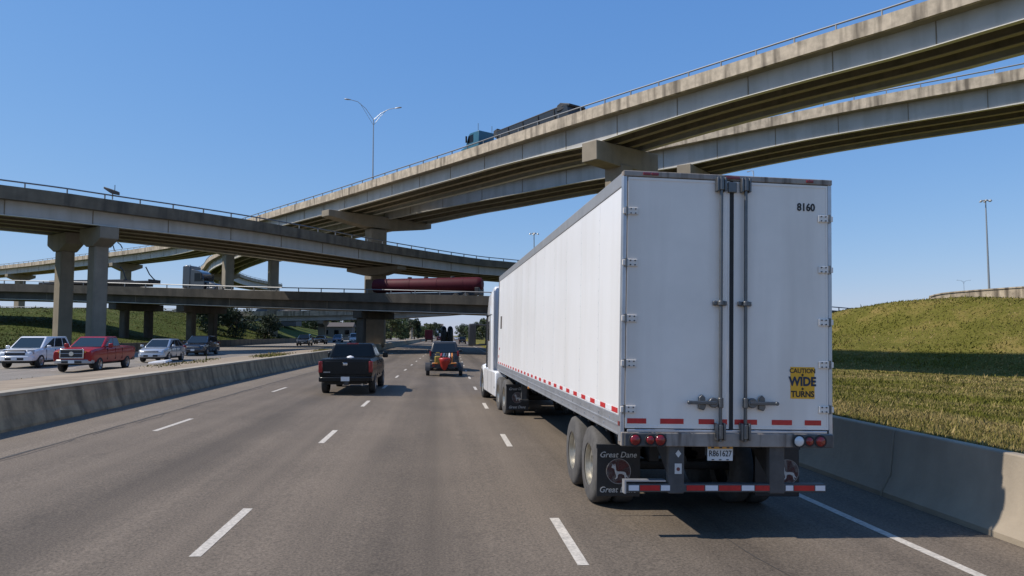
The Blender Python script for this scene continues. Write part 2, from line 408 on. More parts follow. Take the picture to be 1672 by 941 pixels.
# ------------------------------------------------------------------ concrete barriers
def barrier_run(prof, x0, y0, y1, step=4., m=None, zf=rz_):
    m = m or MB(); rings = []
    for y in np.linspace(y0, y1, max(2, int((y1-y0)/step)+1)):
        s = float(sh(y)); rings.append([(x0+px+s, y, float(zf(x0+s, y))+pz) for px, pz in prof])
    m.loft(rings); return m
bl = thing('concrete_barrier', 'long stained concrete barrier holding back the dirt median on the left', 'barrier')
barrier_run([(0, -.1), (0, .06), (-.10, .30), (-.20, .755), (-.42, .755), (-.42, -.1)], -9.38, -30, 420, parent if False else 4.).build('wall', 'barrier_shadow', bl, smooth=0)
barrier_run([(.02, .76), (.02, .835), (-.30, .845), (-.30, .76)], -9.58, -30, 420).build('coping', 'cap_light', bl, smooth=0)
RP = [(-.02, -.08), (-.02, .07), (.13, .32), (.22, 1.0), (.38, 1.0), (.38, -.08)]
proto = None; secs = [-24+8.7*k for k in range(16)]
for k, y0 in enumerate(secs):
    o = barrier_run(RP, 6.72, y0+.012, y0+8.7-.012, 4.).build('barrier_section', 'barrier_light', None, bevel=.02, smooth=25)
    tag(o, 'pale concrete barrier section along the right shoulder beside the grass field', 'barrier', 'concrete barrier sections along the right shoulder')
    if secs[k] < 10.4 <= secs[k]+8.7+.01: pass
bo = thing('retaining_barrier', 'dark low concrete barrier on the far side of the oncoming lanes', 'barrier')
barrier_run([(0, -.1), (0, .9), (-.25, .9), (-.25, -.1)], -31.7, 50, 330, zf=ozf).build('wall', 'concrete_dark', bo, smooth=0)

# ------------------------------------------------------------------ flyovers
def frames(P):
    T = np.gradient(P[:, :2], axis=0); T /= np.linalg.norm(T, axis=1)[:, None]; return T
_u = MB().box((0, 0, 0), (1, 1, 1)).build('unit', 'girder_rust', None, smooth=0); UNIT = _u.data; bpy.data.objects.remove(_u)
def unit(name, p, d, a, parent):
    q = bpy.data.objects.new(name, UNIT); COL.objects.link(q); q.location = p; q.scale = d; q.rotation_euler = (0, 0, a); q.parent = parent
    return q
def bridge(name, label, near, side, width, gdepth, ngird, haunch=(), railh=.42, pmat='concrete_tan', gmat='girder_paint', postgap=3.2, ov=1.25, par=.82, slab=.26, stiff=7., jointmat='girder_rust'):
    """near: (x,y,z) points along the top of the parapet nearest the road; everything else is offset to `side` of it"""
    root = thing(name, label, 'bridge')
    P = catmull(near, 2.); T = frames(P); Nn = np.stack([-T[:, 1], T[:, 0]], -1)*side
    S = np.concatenate([[0], np.cumsum(np.linalg.norm(np.diff(P[:, :2], axis=0), axis=1))])
    def pt(i, o, dz): return (P[i, 0]+Nn[i, 0]*o, P[i, 1]+Nn[i, 1]*o, P[i, 2]+dz)
    def sweep(prof):
        return MB().loft([[pt(i, o, dz) for o, dz in (prof(i) if callable(prof) else prof)] for i in range(len(P))])
    def at(s, o, dz):
        i = int(np.clip(np.searchsorted(S, s), 1, len(S)-1)); t = (s-S[i-1])/(S[i]-S[i-1])
        return Vector(pt(i-1, o, dz)).lerp(Vector(pt(i, o, dz)), t), math.atan2(T[i, 1], T[i, 0])
    W = width
    sweep([(.30, -par-slab), (W-.30, -par-slab), (W-.30, -par), (.30, -par)]).build('deck', 'deck_concrete', root, smooth=0)
    sweep([(0, -par-slab-.02), (.34, -par-slab-.02), (.42, -par+.004), (.27, -.5), (.22, 0), (0, 0)]).build('parapet', pmat, root, smooth=0)
    sweep([(W, -par-slab-.02), (W-.34, -par-slab-.02), (W-.42, -par+.004), (W-.27, -.5), (W-.22, 0), (W, 0)]).build('parapet', pmat, root, smooth=0)
    hs = np.zeros(len(P))
    for (hx, hy, hd, hl) in haunch:
        d = np.hypot(P[:, 0]-hx, P[:, 1]-hy); hs = np.maximum(hs, hd*np.clip(1-d/hl, 0, 1)**1.6)
    zt = -par-slab
    for g in range(ngird):
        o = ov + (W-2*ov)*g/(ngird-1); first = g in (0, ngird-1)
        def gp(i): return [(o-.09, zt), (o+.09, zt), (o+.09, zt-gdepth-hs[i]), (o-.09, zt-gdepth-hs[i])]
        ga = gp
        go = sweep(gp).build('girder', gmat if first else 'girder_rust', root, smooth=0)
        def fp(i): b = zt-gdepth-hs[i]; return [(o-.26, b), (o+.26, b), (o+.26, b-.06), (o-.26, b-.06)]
        sweep(fp).build('flange', 'flange_lit' if first else 'flange_inner', go, smooth=0)
        if g == 0:                                   # splice lines on the outer girder
            for s in np.arange(2., S[-1]-1, stiff):
                p, a = at(s, o-.10, 0); i = int(np.clip(np.searchsorted(S, s), 0, len(S)-1)); h = gdepth+hs[i]
                unit('stiffener', (p.x, p.y, p.z+zt-h/2), (.07, .06, h-.02), a, go)
    # cross frames between the girders
    for s in np.arange(3., S[-1]-2, stiff):
        p, a = at(s, W/2, zt-gdepth*.45); unit('cross_frame', p, (.10, W-2*ov-.2, gdepth*.5), a, root)
    post = MB().box((0, 0, railh/2), (.09, .10, railh)).build('rail_post', 'rail_steel', None, smooth=0); pm = post.data; bpy.data.objects.remove(post)
    for o in (.11, W-.11):
        m = MB(); m.tube([pt(i, o, railh) for i in range(len(P))], .07, 6)
        if railh > .5: m.tube([pt(i, o, railh*.55) for i in range(len(P))], .04, 6)
        ro = m.build('railing', 'rail_steel', root)
        for s in (np.arange(1., S[-1], postgap) if o < 1 else np.arange(1., S[-1], postgap*2)):
            p, a = at(s, o, -.004); q = bpy.data.objects.new('rail_post', pm); COL.objects.link(q); q.location = p; q.rotation_euler = (0, 0, a); q.parent = ro
    root['z'] = 0; del root['z']
    return root, at, P, S, zt-gdepth
def column(root, x, y, z0, z1, wx, wy, rz=0., mat='concrete_pier', name='pier_column'):
    return MB().box((x, y, (z0+z1)/2), (wx, wy, z1-z0), rz).build(name, mat, root, bevel=.12, smooth=0, seg=1)
def cap(root, a, b, ztop, h_mid, h_end, wid, mat='concrete_pier'):
    """hammerhead cap from a to b, deeper in the middle"""
    a = Vector((*a, 0)); b = Vector((*b, 0)); L = (b-a).length; t = (b-a).normalized(); n = Vector((-t.y, t.x, 0)); m = MB()
    prof = [(0, 0), (L, 0), (L, -h_end), (L*.66, -h_mid), (L*.34, -h_mid), (0, -h_end)]
    q = [[tuple(a+t*s+n*k*wid/2+Vector((0, 0, ztop+dz))) for s, dz in prof] for k in (-1, 1)]
    m.loft(q); return m.build('pier_cap', mat, root, bevel=.05, smooth=0, seg=1)

# top flyover, sweeping from the upper right over the road to the far left
ZC = 24.3
Cn = [(46, 18, ZC), (39.5, 32, ZC), (31.8, 44.6, ZC), (27.6, 50.6, ZC), (20.4, 60.9, ZC), (11.9, 73.2, ZC), (2.5, 87.6, ZC), (-7.2, 101.8, ZC), (-17.9, 117.4, ZC), (-36, 143., ZC), (-59., 177, ZC), (-72, 191.5, ZC), (-87, 205.2, ZC), (-108, 222.8, ZC), (-138.5, 248.4, ZC), (-230, 318, ZC)]
brC, atC, PC, SC, zC = bridge('high_flyover', 'tallest flyover with pale girders sweeping from the upper right down to the far left', Cn, -1, 8.6, 1.58, 4, haunch=[(13.6, 70.8, .55, 17.), (31, 45.5, .1, 10)], pmat='concrete_tan')
# second flyover beside and behind it
C2n = [(x*k, y*k, 2.3+22*k) for x, y, k in ((66, 32, 1.15), (57, 44, 1.15), (47.8, 55.2, 1.15), (39.2, 63.9, 1.15), (30.6, 73.6, 1.14), (19.5, 86.5, 1.10), (6., 102., 1.045))] + [(-8.5, 119.5, ZC), (-36, 159, ZC), (-61.4, 208.4, ZC), (-73., 238, ZC), (-79.1, 256, ZC), (-82., 290, ZC), (-78, 330, ZC)]
brD, atD, PD, SD, zD = bridge('rear_flyover', 'second high flyover running just behind the tallest one on the right', C2n, -1, 10.4, 2.0, 4, haunch=[(30.2, 89., .5, 17.)], pmat='concrete_tan')
# middle flyover
ZB = 14.6
Bn = [(-75, 32, ZB), (-60, 43.5, ZB), (-36., 63.5, ZB), (-29.6, 70., ZB), (-19.3, 82., ZB), (-6.8, 101.5, ZB), (5, 117, ZB), (12.9, 124., ZB), (40, 142, ZB-.4), (75, 160, ZB-1)]
brB, atB, PB, SB, zB = bridge('middle_flyover', 'middle flyover with dark parapet crossing from the left edge down behind the white trailer', Bn, 1, 12.5, 1.24, 5, ov=1.0, pmat='concrete_dark')
# low bridge
An = [(-190, 150, 12.6), (-105, 123.5, 10.6), (-61.2, 110, 9.54), (-23.4, 98.5, 8.09), (6.6, 88, 6.95), (28, 86, 6.2), (51, 92.5, 5.6), (74, 103, 4.4)]
brA, atA, PA, SA, zA = bridge('low_bridge', 'lowest dark bridge crossing the road with the red tanker on it', An, 1, 11.2, 1.04, 5, ov=.7, pmat='concrete_shaded', gmat='concrete_shaded', railh=.45, stiff=14.)
# farther bridge seen beneath the low one
En = [(-120, 176, 8.6), (-50, 172, 7.7), (-18, 169.5, 8.0), (0, 168, 8.9), (14, 167, 9.6), (38, 166, 8.2), (70, 164, 6.2), (130, 160, 4.)]
brE, atE, PE, SE, zE = bridge('distant_bridge', 'pale distant bridge seen through the gap beneath the lowest bridge', En, 1, 10., 1.0, 4, pmat='concrete_tan', stiff=12.)

def G(x, y): return float(gz(x, y))-.4
def cpt(at, S, P, x, y, o, dz):
    s = S[int(np.argmin(np.hypot(P[:, 0]-x, P[:, 1]-y)))]; return at(s, o, dz)
# piers of the high flyovers
zcap = ZC+zC-.08
a, ang = cpt(atC, SC, PC, 14.2, 69.8, -.05, 0); b, _ = cpt(atC, SC, PC, 14.2, 69.8, 9.2, 0)
cap(brC, (a.x, a.y), (b.x, b.y), zcap-.55, 2.1, 1.9, 2.0)
mid = (a+b)/2; column(brC, mid.x-.3, mid.y-.2, G(mid.x, mid.y), zcap-2.4, 2.4, 1.7, ang)
a, ang = cpt(atD, SD, PD, 30.2, 89., 0, 0); b, _ = cpt(atD, SD, PD, 30.2, 89., 10.4, 0)
zc2 = a.z+zD-.08
cap(brD, (a.x, a.y), (b.x, b.y), zc2-.5, 1.8, 1.5, 1.8); mid = (a+b)/2
column(brD, mid.x, mid.y, G(mid.x, mid.y), zc2-2.2, 2.2, 1.7, ang)
# shared pier left of the road
cap(brC, (-17.4, 114.6), (-2.0, 127.4), zcap-.12, 1.9, .95, 2.1)
column(brC, -10.2, 120.7, G(-10.2, 120.7), zcap-2.2, 3.0, 2.0, R(39), 'concrete_pier')
for (x, y, at_, S_, P_, br, zz, W_) in ((-49.5, 162.2, atC, SC, PC, brC, zcap, 8.6), (-41.5, 169., atD, SD, PD, brD, ZC+zD-.08, 10.4), (-86.5, 204.8, atC, SC, PC, brC, zcap, 8.6), (-135., 245., atC, SC, PC, brC, zcap, 8.6), (-70.5, 233., atD, SD, PD, brD, ZC+zD-.08, 10.4)):
    a, ang = cpt(at_, S_, P_, x, y, .2, 0); b, _ = cpt(at_, S_, P_, x, y, W_-.2, 0); mid = (a+b)/2
    cap(br, (a.x, a.y), (b.x, b.y), zz-.03, 2.0, .9, 1.9); column(br, mid.x, mid.y, G(mid.x, mid.y), zz-1.9, 2.4 if y < 230 else 3.3, 1.9, ang)
# columns of the middle flyover: the pair on the left and the big one by the median
zb = ZB+zB-.08
for o, hl in ((2.4, 2.0), (9.2, 2.0)):
    p, ang = cpt(atB, SB, PB, -29.9, 69.7, o, 0); c = math.cos(ang+math.pi/2); s = math.sin(ang+math.pi/2)
    cap(brB, (p.x-c*hl, p.y-s*hl), (p.x+c*hl, p.y+s*hl), zb-.02, 1.75, 1.1, 1.7)
    column(brB, p.x, p.y, G(p.x, p.y), zb-1.7, 1.28, 1.4, ang)
p, ang = cpt(atB, SB, PB, -3.8, 105.5, 6.3, 0); c = math.cos(ang+math.pi/2); s = math.sin(ang+math.pi/2)
cap(brB, (p.x-c*4.8, p.y-s*4.8), (p.x+c*4.8, p.y+s*4.8), zb-.02, 1.2, .5, 2.)
column(brB, -9.25, 109.6, G(-9.25, 109.6), zb-1.8, 2.9, 1.9, R(4), 'concrete_pier')
p, ang = cpt(atB, SB, PB, 40, 142, 6.3, 0); column(brB, p.x, p.y, G(p.x, p.y), p.z+zB-.1, 2.6, 2., ang)
p, ang = cpt(atB, SB, PB, -60, 43.5, 6.3, 0); column(brB, p.x, p.y, G(p.x, p.y), p.z+zB-.1, 2.6, 2., ang)
# bents of the low bridge
for x, y in ((-44.5, 104.8), (-34.5, 101.8), (-10.6, 94.2), (33., 86.5), (-82., 116.5)):
    a, ang = cpt(atA, SA, PA, x, y, .6, 0); b, _ = cpt(atA, SA, PA, x, y, 10.6, 0); zt = a.z+zA-.1
    cap(brA, (a.x, a.y), (b.x, b.y), zt, 1.0, .9, 1.2, 'concrete_shaded')
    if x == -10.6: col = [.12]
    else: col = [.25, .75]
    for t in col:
        q = a.lerp(b, t); column(brA, q.x, q.y, G(q.x, q.y), zt-.9, 1.0, 1.0, ang, 'concrete_shaded')
for x in (-27., 12.):
    p, ang = cpt(atE, SE, PE, x, 170, 5, 0); zt = p.z+zE-.1
    cap(brE, (p.x+.2, p.y-4.6), (p.x+.2, p.y+4.6), zt, 1.3, .7, 1.3)
    column(brE, p.x, p.y, G(p.x, p.y), zt-1.2, 1.6, 1.6, ang)
# embankment wall at the right end of the low bridge
m = MB(); rings = []
for x, y, z in catmull([(65.3, 92.6, 7.55), (66.2, 91.4, 7.9), (68.3, 88.5, 8.1), (71, 84, 8.26), (75, 77.3, 8.5), (83, 67, 8.9)], 3.):
    rings.append([(x, y, z-3.), (x, y, z-.15), (x-.05, y-.1, z-.15), (x-.05, y-.1, z), (x+.1, y+.35, z), (x+.1, y+.35, z-3.)])
m.loft(rings); wl = m.build('embankment_wall', 'concrete_tan', None, smooth=0)
tag(wl, 'sunlit tan concrete wall along the crest of the grassy bank on the right', 'wall')
# ------------------------------------------------------------------ wheels and cars
def wheel(parent, x, y, r, w, rim='alloy', tyre='rubber', rr=.62, side=1, seg=28, spokes=5, z=None):
    z = r if z is None else z
    t = MB().lathe([(-w/2, r*rr), (-w/2, r*.88), (-w*.42, r*.97), (-w*.3, r), (w*.3, r), (w*.42, r*.97), (w/2, r*.88), (w/2, r*rr)], (x, y, z), 'x', seg, cap=False).build('wheel', tyre, parent, smooth=40)
    m = MB(); s = side
    m.lathe([(s*w*.10, .0), (s*w*.10, r*.2), (s*w*.30, r*.22), (s*w*.22, r*.5), (s*w*.44, r*(rr-.04)), (s*w*.47, r*(rr+.01)), (s*w*.1, r*(rr+.01))], (x, y, z), 'x', seg)
    if spokes:
        for k in range(spokes):
            a = 2*math.pi*k/spokes
            m.box((x+s*w*.40, y+math.cos(a)*r*.36, z+math.sin(a)*r*.36), (w*.10, r*.52, r*.13), 0, Matrix.Rotation(a, 4, 'X'))
    m.build('rim', rim, t, smooth=40)
    return t
def hexa(c):                                       # 8 corners: base FL FR RR RL, top FL FR RR RL
    m = MB(); v = [m.bm.verts.new(p) for p in c]
    for f in ((3, 2, 1, 0), (4, 5, 6, 7), (0, 1, 5, 4), (1, 2, 6, 5), (2, 3, 7, 6), (3, 0, 4, 7)): m.bm.faces.new([v[i] for i in f])
    return m
def pane(face, u0, u1, v0, v1, off=.008, poly=None, n=1):
    """slab lying on a quad face (4 corners bl br tr tl)"""
    a, b, c, d = [Vector(p) for p in face]; nr = (b-a).cross(d-a).normalized()
    def P(u, v): return (a.lerp(b, u)).lerp(d.lerp(c, u), v)
    pts = poly or [(u0, v0), (u1, v0), (u1, v1), (u0, v1)]
    return MB().loft([[P(u, v)+nr*k for u, v in pts] for k in (-.025, off)])
def car(name, label, cat, loc, rz, sp, group=None, tilt=0.):
    t = thing(name, label, cat, loc, rz, group)
    pm = sp['paint']; rings = []; W = sp['hw']
    for y, hw, zb, zt in sp['st']:
        h = zt-zb; hw *= W
        half = [(0, zb), (.80*hw, zb), (.95*hw, zb+.05), (.995*hw, zb+.32*h), (hw, zb+.58*h), (.975*hw, zb+.86*h), (.90*hw, zt-.012), (0, zt+.025)]
        rings.append([(x, y, z) for x, z in half] + [(-x, y, z) for x, z in half[-2:0:-1]])
    body = MB().loft(rings).build('body', pm, t, smooth=28)
    cs = []
    for y in sp['wy']:
        for s in (-1, 1):
            cs.append(MB().lathe([(-.24, sp['r']*1.15), (.24, sp['r']*1.15)], (s*(W-.12), y, sp['r']*1.02), 'x', 28).build('cutter', 'plastic_black', smooth=0))
    if sp.get('bed'):
        y0, y1, zf = sp['bed']; cs.append(MB().b2((-W*.84, y0, zf), (W*.84, y1, 3)).build('cutter', 'plastic_black', smooth=0))
    cut(body, cs)
    g = sp['gh']; yb, yr, yt, ys, hb, ht, z0, z1 = g    # base front, base rear, top front, top rear, half widths, heights
    c = [(-hb, yb, z0), (hb, yb, z0), (hb, yr, z0), (-hb, yr, z0), (-ht, yt, z1), (ht, yt, z1), (ht, ys, z1), (-ht, ys, z1)]
    hexa(c).build('cabin', pm, t, bevel=sp.get('ghb', .07), smooth=50, seg=3)
    gl = sp.get('glass', 'glass_tint')
    fr = [c[1], c[0], c[4], c[5]]; rr = [c[3], c[2], c[6], c[7]]; rt = [c[2], c[1], c[5], c[6]]; lf = [c[0], c[3], c[7], c[4]]
    pane(fr, .07, .93, .06, .88).build('windshield', sp.get('wglass', gl), t, smooth=0)
    pane(rr, .09, .91, sp.get('rv', .10), .86).build('rear_window', sp.get('rglass', 'glass_dark'), t, smooth=0)
    for u0, u1, d0, d1 in sp['win']:               # along the right face, from the rear (u=0) to the front
        pane(rt, 0, 0, 0, 0, poly=[(u0, .12), (u1, .12), (u1-d1, .84), (u0+d0, .84)]).build('side_window', gl, t, smooth=0)
        pane(lf, 0, 0, 0, 0, poly=[(1-u1, .12), (1-u0, .12), (1-u0-d0, .84), (1-u1+d1, .84)]).build('side_window', gl, t, smooth=0)
    for y in sp['wy']:
        for s in (-1, 1): wheel(t, s*(W-.135), y, sp['r'], .25, sp.get('rim', 'alloy'), side=s)
    yf, yk = sp['st'][-1][0], sp['st'][0][0]; zf, zk = sp['st'][-1][3], sp['st'][0][3]
    # lamps, grille, bumpers, mirrors, plates
    for s in (-1, 1):
        hl = sp['hl']; MB().box((s*(W*.93-hl[0]/2-.02), yf-hl[3], hl[1]), (hl[0], .24, hl[2]), -s*.28).build('headlight', 'headlight', t, bevel=.03, smooth=40)
        tl = sp['tl']; MB().box((s*(W*.965-tl[0]/2), yk+.10, tl[1]), (tl[0], .24, tl[2]), s*.10).build('tail_light', 'lamp_red', t, bevel=.02, smooth=40)
        mo = MB().box((s*(W+.13), yb-.38, z0+.10), (.22, .12, sp.get('mh', .18))).build('mirror', sp.get('mirror', pm), t, bevel=.04, smooth=40)
        MB().box((s*(W-.01), yb-.36, z0+.04), (.16, .06, .05)).build('bracket', 'plastic_black', mo, smooth=0)
        for y in sp.get('handles', ()):
            MB().box((s*(W*.985), y, z0-.17), (.05, .20, .035)).build('door_handle', sp.get('hand', pm), t, bevel=.012, smooth=40)
    gx, gzc, gh, gy = sp['grille']
    go = MB().box((0, yf-gy, gzc), (gx, .12, gh)).build('grille', 'plastic_black', t, bevel=.03, smooth=40)
    m = MB()
    for k in sp.get('bars', (0,)): m.box((0, yf-gy+.055, gzc+k*gh), (gx*.98, .04, sp.get('barh', .05)))
    if sp.get('surround'):
        for s in (-1, 1): m.box((s*gx/2, yf-gy+.04, gzc), (.06, .08, gh+.06)); m.box((0, yf-gy+.04, gzc+s*gh/2), (gx+.06, .08, .05))
    m.build('grille_bar', sp.get('barmat', 'chrome'), go, bevel=.012, smooth=40)
    if sp.get('emblem'): MB().lathe([(-.02, .0), (-.02, sp['emblem']), (.02, sp['emblem']*.9), (.02, 0)], (0, yf-gy+.09, gzc), 'y', 16).build('badge', 'chrome', go, smooth=40)
    fb = sp['fb']; MB().prism([(-W*.95, yf-.42), (W*.95, yf-.42), (W*.93, yf-.10), (W*.70, yf+.06), (-W*.70, yf+.06), (-W*.93, yf-.10)], 'z', fb[0], fb[1]).build('front_bumper', fb[2], t, bevel=.04, smooth=40)
    if len(fb) > 3: MB().box((0, yf+.03, (fb[0]+fb[1])/2-.02), (W*1.0, .08, (fb[1]-fb[0])*.55)).build('air_intake', 'plastic_black', t, bevel=.02, smooth=40)
    MB().box((0, yf+.085, sp.get('fpl', (fb[0]+fb[1])/2)), (.31, .015, .16)).build('licence_plate', 'plate_white', t, smooth=0)
    rb = sp['rb']; MB().prism([(-W*.97, yk+.42), (W*.97, yk+.42), (W*.96, yk-.02), (W*.80, yk-.11), (-W*.80, yk-.11), (-W*.96, yk-.02)], 'z', rb[0], rb[1]).build('rear_bumper', rb[2], t, bevel=.03, smooth=40)
    MB().box((0, yk-(.12 if not sp.get('rpy') else sp['rpy']), sp.get('rpl', rb[1]+.25)), (.31, .015, .16)).build('licence_plate', 'plate_white', t, smooth=0)
    # shut lines of the doors
    m = MB()
    for y in sp.get('seams', ()):
        for s in (-1, 1): m.box((s*W*.985, y, z0-.36), (.04, .014, .62))
    if sp.get('seams'): m.build('door_seam', 'plastic_black', t, smooth=0)
    # dark chassis below
    MB().b2((-W*.72, yk+.35, sp['st'][3][2]-.10), (W*.72, yf-.45, sp['st'][3][2]+.12)).build('chassis', 'plastic_black', t, smooth=0)
    return t
def pickup_spec(paint, **k):
    d = dict(paint=paint, hw=1.0, r=.405, wy=(-1.78, 1.92),
        st=[(-2.95, .90, .62, 1.30), (-2.91, .965, .56, 1.335), (-2.5, .99, .52, 1.345), (-1.0, 1., .48, 1.345), (.2, 1., .46, 1.33), (1.25, 1., .46, 1.31), (1.5, .995, .46, 1.30), (2.2, .985, .48, 1.26), (2.62, .975, .50, 1.21), (2.86, .945, .54, 1.16), (2.92, .91, .60, 1.10)],
        gh=(1.38, -1.02, .42, -.86, .93, .74, 1.30, 1.90), bed=(-2.84, -1.12, .90), win=[(.06, .46, .03, .0), (.50, .93, .0, .20)], rv=.14,
        hl=(.30, .98, .26, .14), tl=(.15, 1.05, .42), grille=(1.12, .96, .34, .03), bars=(.0,), barh=.06, fb=(.50, .76, 'chrome', 1), rb=(.50, .68, 'black_paint'), rpl=.61, rpy=.125,
        handles=(-.55, .25), seams=(-.98, -.05, 1.02), mh=.24, ghb=.08)
    d.update(k); return d
def suv_spec(paint, **k):
    d = dict(paint=paint, hw=.97, r=.38, wy=(-1.52, 1.46),
        st=[(-2.40, .82, .52, .98), (-2.34, .93, .42, 1.06), (-2.0, .985, .36, 1.10), (-.8, 1., .33, 1.10), (.6, 1., .33, 1.09), (1.05, .995, .33, 1.08), (1.6, .98, .35, 1.03), (2.05, .94, .37, .95), (2.3, .84, .42, .84), (2.38, .74, .48, .74)],
        gh=(1.42, -2.22, .45, -1.80, .90, .70, 1.06, 1.70), win=[(.06, .28, .07, .0), (.31, .60, .0, .0), (.63, .95, .0, .26)],
        hl=(.34, .80, .17, .26), tl=(.20, 1.02, .26), grille=(1.0, .74, .16, .06), fb=(.36, .62, None, 1), rb=(.38, .72, None), rpl=.86, rpy=.07,
        handles=(-.75, .25), seams=(-1.05, -.1, .95), ghb=.09)
    d.update(k)
    for n in ('fb', 'rb'):
        if d[n][2] is None: d[n] = (d[n][0], d[n][1], paint) + tuple(d[n][3:])
    return d
RS = -1.0
bp = car('pickup_truck', 'black crew cab pickup truck driving ahead in the lane left of centre', 'pickup truck', (-3.40, 31.0, float(rz_(-3.4, 31.))), R(-.4),
    pickup_spec('black_paint', glass='glass_dark', rim='alloy', hw=1.02, fb=(.5, .76, 'black_paint', 1), barmat='plastic_black', st=[(-2.95, .90, .62, 1.30), (-2.91, .965, .56, 1.345), (-2.5, .99, .52, 1.355), (-1.0, 1., .48, 1.355), (.2, 1., .46, 1.34), (1.25, 1., .46, 1.31), (1.5, .995, .46, 1.30), (2.2, .985, .48, 1.26), (2.62, .96, .50, 1.20), (2.86, .90, .54, 1.13), (2.92, .84, .60, 1.06)]))
MB().box((0, -2.955, 1.02), (1.52, .035, .50)).build('tailgate', 'black_paint', bp, bevel=.03, smooth=40)
MB().box((-.02, -2.985, 1.15), (.16, .03, .10)).build('badge', 'chrome', bp, bevel=.02, smooth=40)
MB().box((0, -.835, 1.885), (.46, .05, .05)).build('brake_light', 'lamp_red', bp, bevel=.01, smooth=0)
MB().lathe([(0, .17), (.1, .165), (.17, .12), (.21, 0)], (.06, -2.1, 1.24), 'z', 16).build('cargo', 'white_panel', bp, smooth=60)
MB().lathe([(-.3, .04), (.1, .04)], (.62, -2.75, .40), 'y', 10).build('exhaust_pipe', 'chrome', bp)
MB().box((-.68, -2.985, .86), (.24, .02, .035)).build('lettering', 'alloy', bp, smooth=0)
tow = MB().box((.05, -3.05, .44), (.16, .2, .10)).build('tow_hitch', 'black_steel', bp, smooth=0)

OP = lambda y: float(oz(y))
rp = car('pickup_truck', 'red crew cab pickup truck with a chrome framed grille coming the other way', 'pickup truck', (-20.35, 46.6, OP(46)), R(181),
    pickup_spec('red_paint', hw=1.03, glass='glass_tint', wglass='glass_lit', emblem=.13, surround=True, grille=(1.16, .99, .44, -.01), bars=(.04,), barh=.025, hl=(.26, .95, .30, .15), fb=(.46, .68, 'bumper_silver', 1), mirror='red_paint'))
for s in (-1, 1): MB().box((s*.66, 2.93, 1.09), (.07, .1, .10)).build('turn_signal', 'amber', rp, bevel=.02, smooth=0)
rp.scale = (1.05,)*3
ws = car('suv', 'white suv with a wide black grille coming the other way left of the red pickup', 'suv', (-25.75, 50.6, OP(50)), R(181),
    suv_spec('white_paint', hw=1.02, wglass='glass_lit', r=.40, gh=(1.35, -2.30, .42, -2.02, .94, .76, 1.12, 1.84), st=[(-2.45, .84, .55, 1.06), (-2.4, .94, .45, 1.14), (-2.0, .985, .40, 1.16), (-.8, 1., .38, 1.16), (.6, 1., .38, 1.15), (1.05, .995, .38, 1.15), (1.6, .985, .40, 1.13), (2.1, .95, .42, 1.07), (2.36, .88, .48, .98), (2.44, .78, .54, .88)],
             hl=(.34, .94, .25, .22), grille=(1.12, .90, .30, .04), bars=(.1,), barmat='white_paint', barh=.08, fb=(.42, .70, None, 1), wy=(-1.5, 1.5)))
ws.scale = (1.06,)*3
sv = car('suv', 'silver compact suv between the red pickup and the black suv', 'suv', (-20.35, 57.3, OP(57)), R(181),
    suv_spec('silver_paint', wglass='glass_tint', gh=(1.40, -2.15, .35, -1.45, .88, .66, 1.05, 1.66)))
bs = car('suv', 'black suv last of the four oncoming cars beside the dark barrier', 'suv', (-20.7, 67.4, OP(67)), R(181), suv_spec('dark_navy_paint', glass='glass_dark', wglass='glass_tint'))
car('suv', 'dark suv coming the other way just left of the black pickup in the distance', 'suv', (-20.2, 115, OP(115)), R(182), suv_spec('dark_navy_paint', glass='glass_dark'))
car('sedan', 'dark grey car half hidden behind the distant dark suv on the oncoming road', 'car', (-20.6, 133, OP(133)), R(182), suv_spec('black_paint', glass='glass_dark', gh=(1.4, -2.1, .35, -1.3, .88, .66, 1.05, 1.5)))
car('suv', 'blue suv coming the other way close to the big bridge column', 'suv', (-21.6, 163, OP(163)), R(182), suv_spec('blue_paint'))
car('van', 'white van coming the other way right beside the big bridge column', 'van', (-18.0, 162, OP(162)), R(182), suv_spec('white_paint', gh=(1.35, -2.30, .6, -2.1, .94, .8, 1.12, 2.0)))
# towing suv and its trailer
def hz(x, y): return float(rz_(x, y))
tv = car('suv', 'silver suv with dark rear glass towing a loaded utility trailer in the centre lane', 'suv', (.42, 50.2, hz(.4, 50)), R(-.9),
    suv_spec('dark_grey_paint', hw=.97, glass='glass_dark', rglass='glass_tint', gh=(1.35, -2.30, .42, -1.95, .92, .76, 1.14, 1.86), st=[(-2.45, .84, .55, 1.06), (-2.4, .94, .45, 1.14), (-2.0, .985, .40, 1.16), (-.8, 1., .38, 1.16), (.6, 1., .38, 1.15), (1.05, .995, .38, 1.15), (1.6, .985, .40, 1.13), (2.1, .95, .42, 1.07), (2.36, .88, .48, .98), (2.44, .78, .54, .88)], tl=(.11, 1.12, .34)))
m = MB().b2((-.72, -1.9, 1.862), (.72, .35, 1.885)); m.build('roof_panel', 'silver_paint', tv, bevel=.01, smooth=0)
ut = thing('utility_trailer', 'low black two wheeled trailer hitched behind the silver suv', 'trailer', (.34, 42.6, hz(.3, 42)), R(-.7))
m = MB()
for s in (-1, 1): m.box((s*.72, .6, .62), (.07, 3.2, .10)); m.box((s*.34, 2.9, .58), (.07, 1.9, .08), s*.33)
for y in (-1., -.2, .6, 1.4, 2.2): m.box((0, y, .62), (1.44, .07, .08))
m.box((0, 3.9, .56), (.10, .6, .10)); m.build('frame', 'black_steel', ut, smooth=0)
MB().box((0, .6, .675), (1.42, 3.1, .03)).build('deck_board', 'bark', ut, smooth=0)
MB().box((0, -1.02, .56), (1.55, .07, .16)).build('rear_beam', 'black_steel', ut, smooth=0)
MB().box((0, -.15, .33), (1.7, .10, .10)).build('axle', 'black_steel', ut, smooth=0)
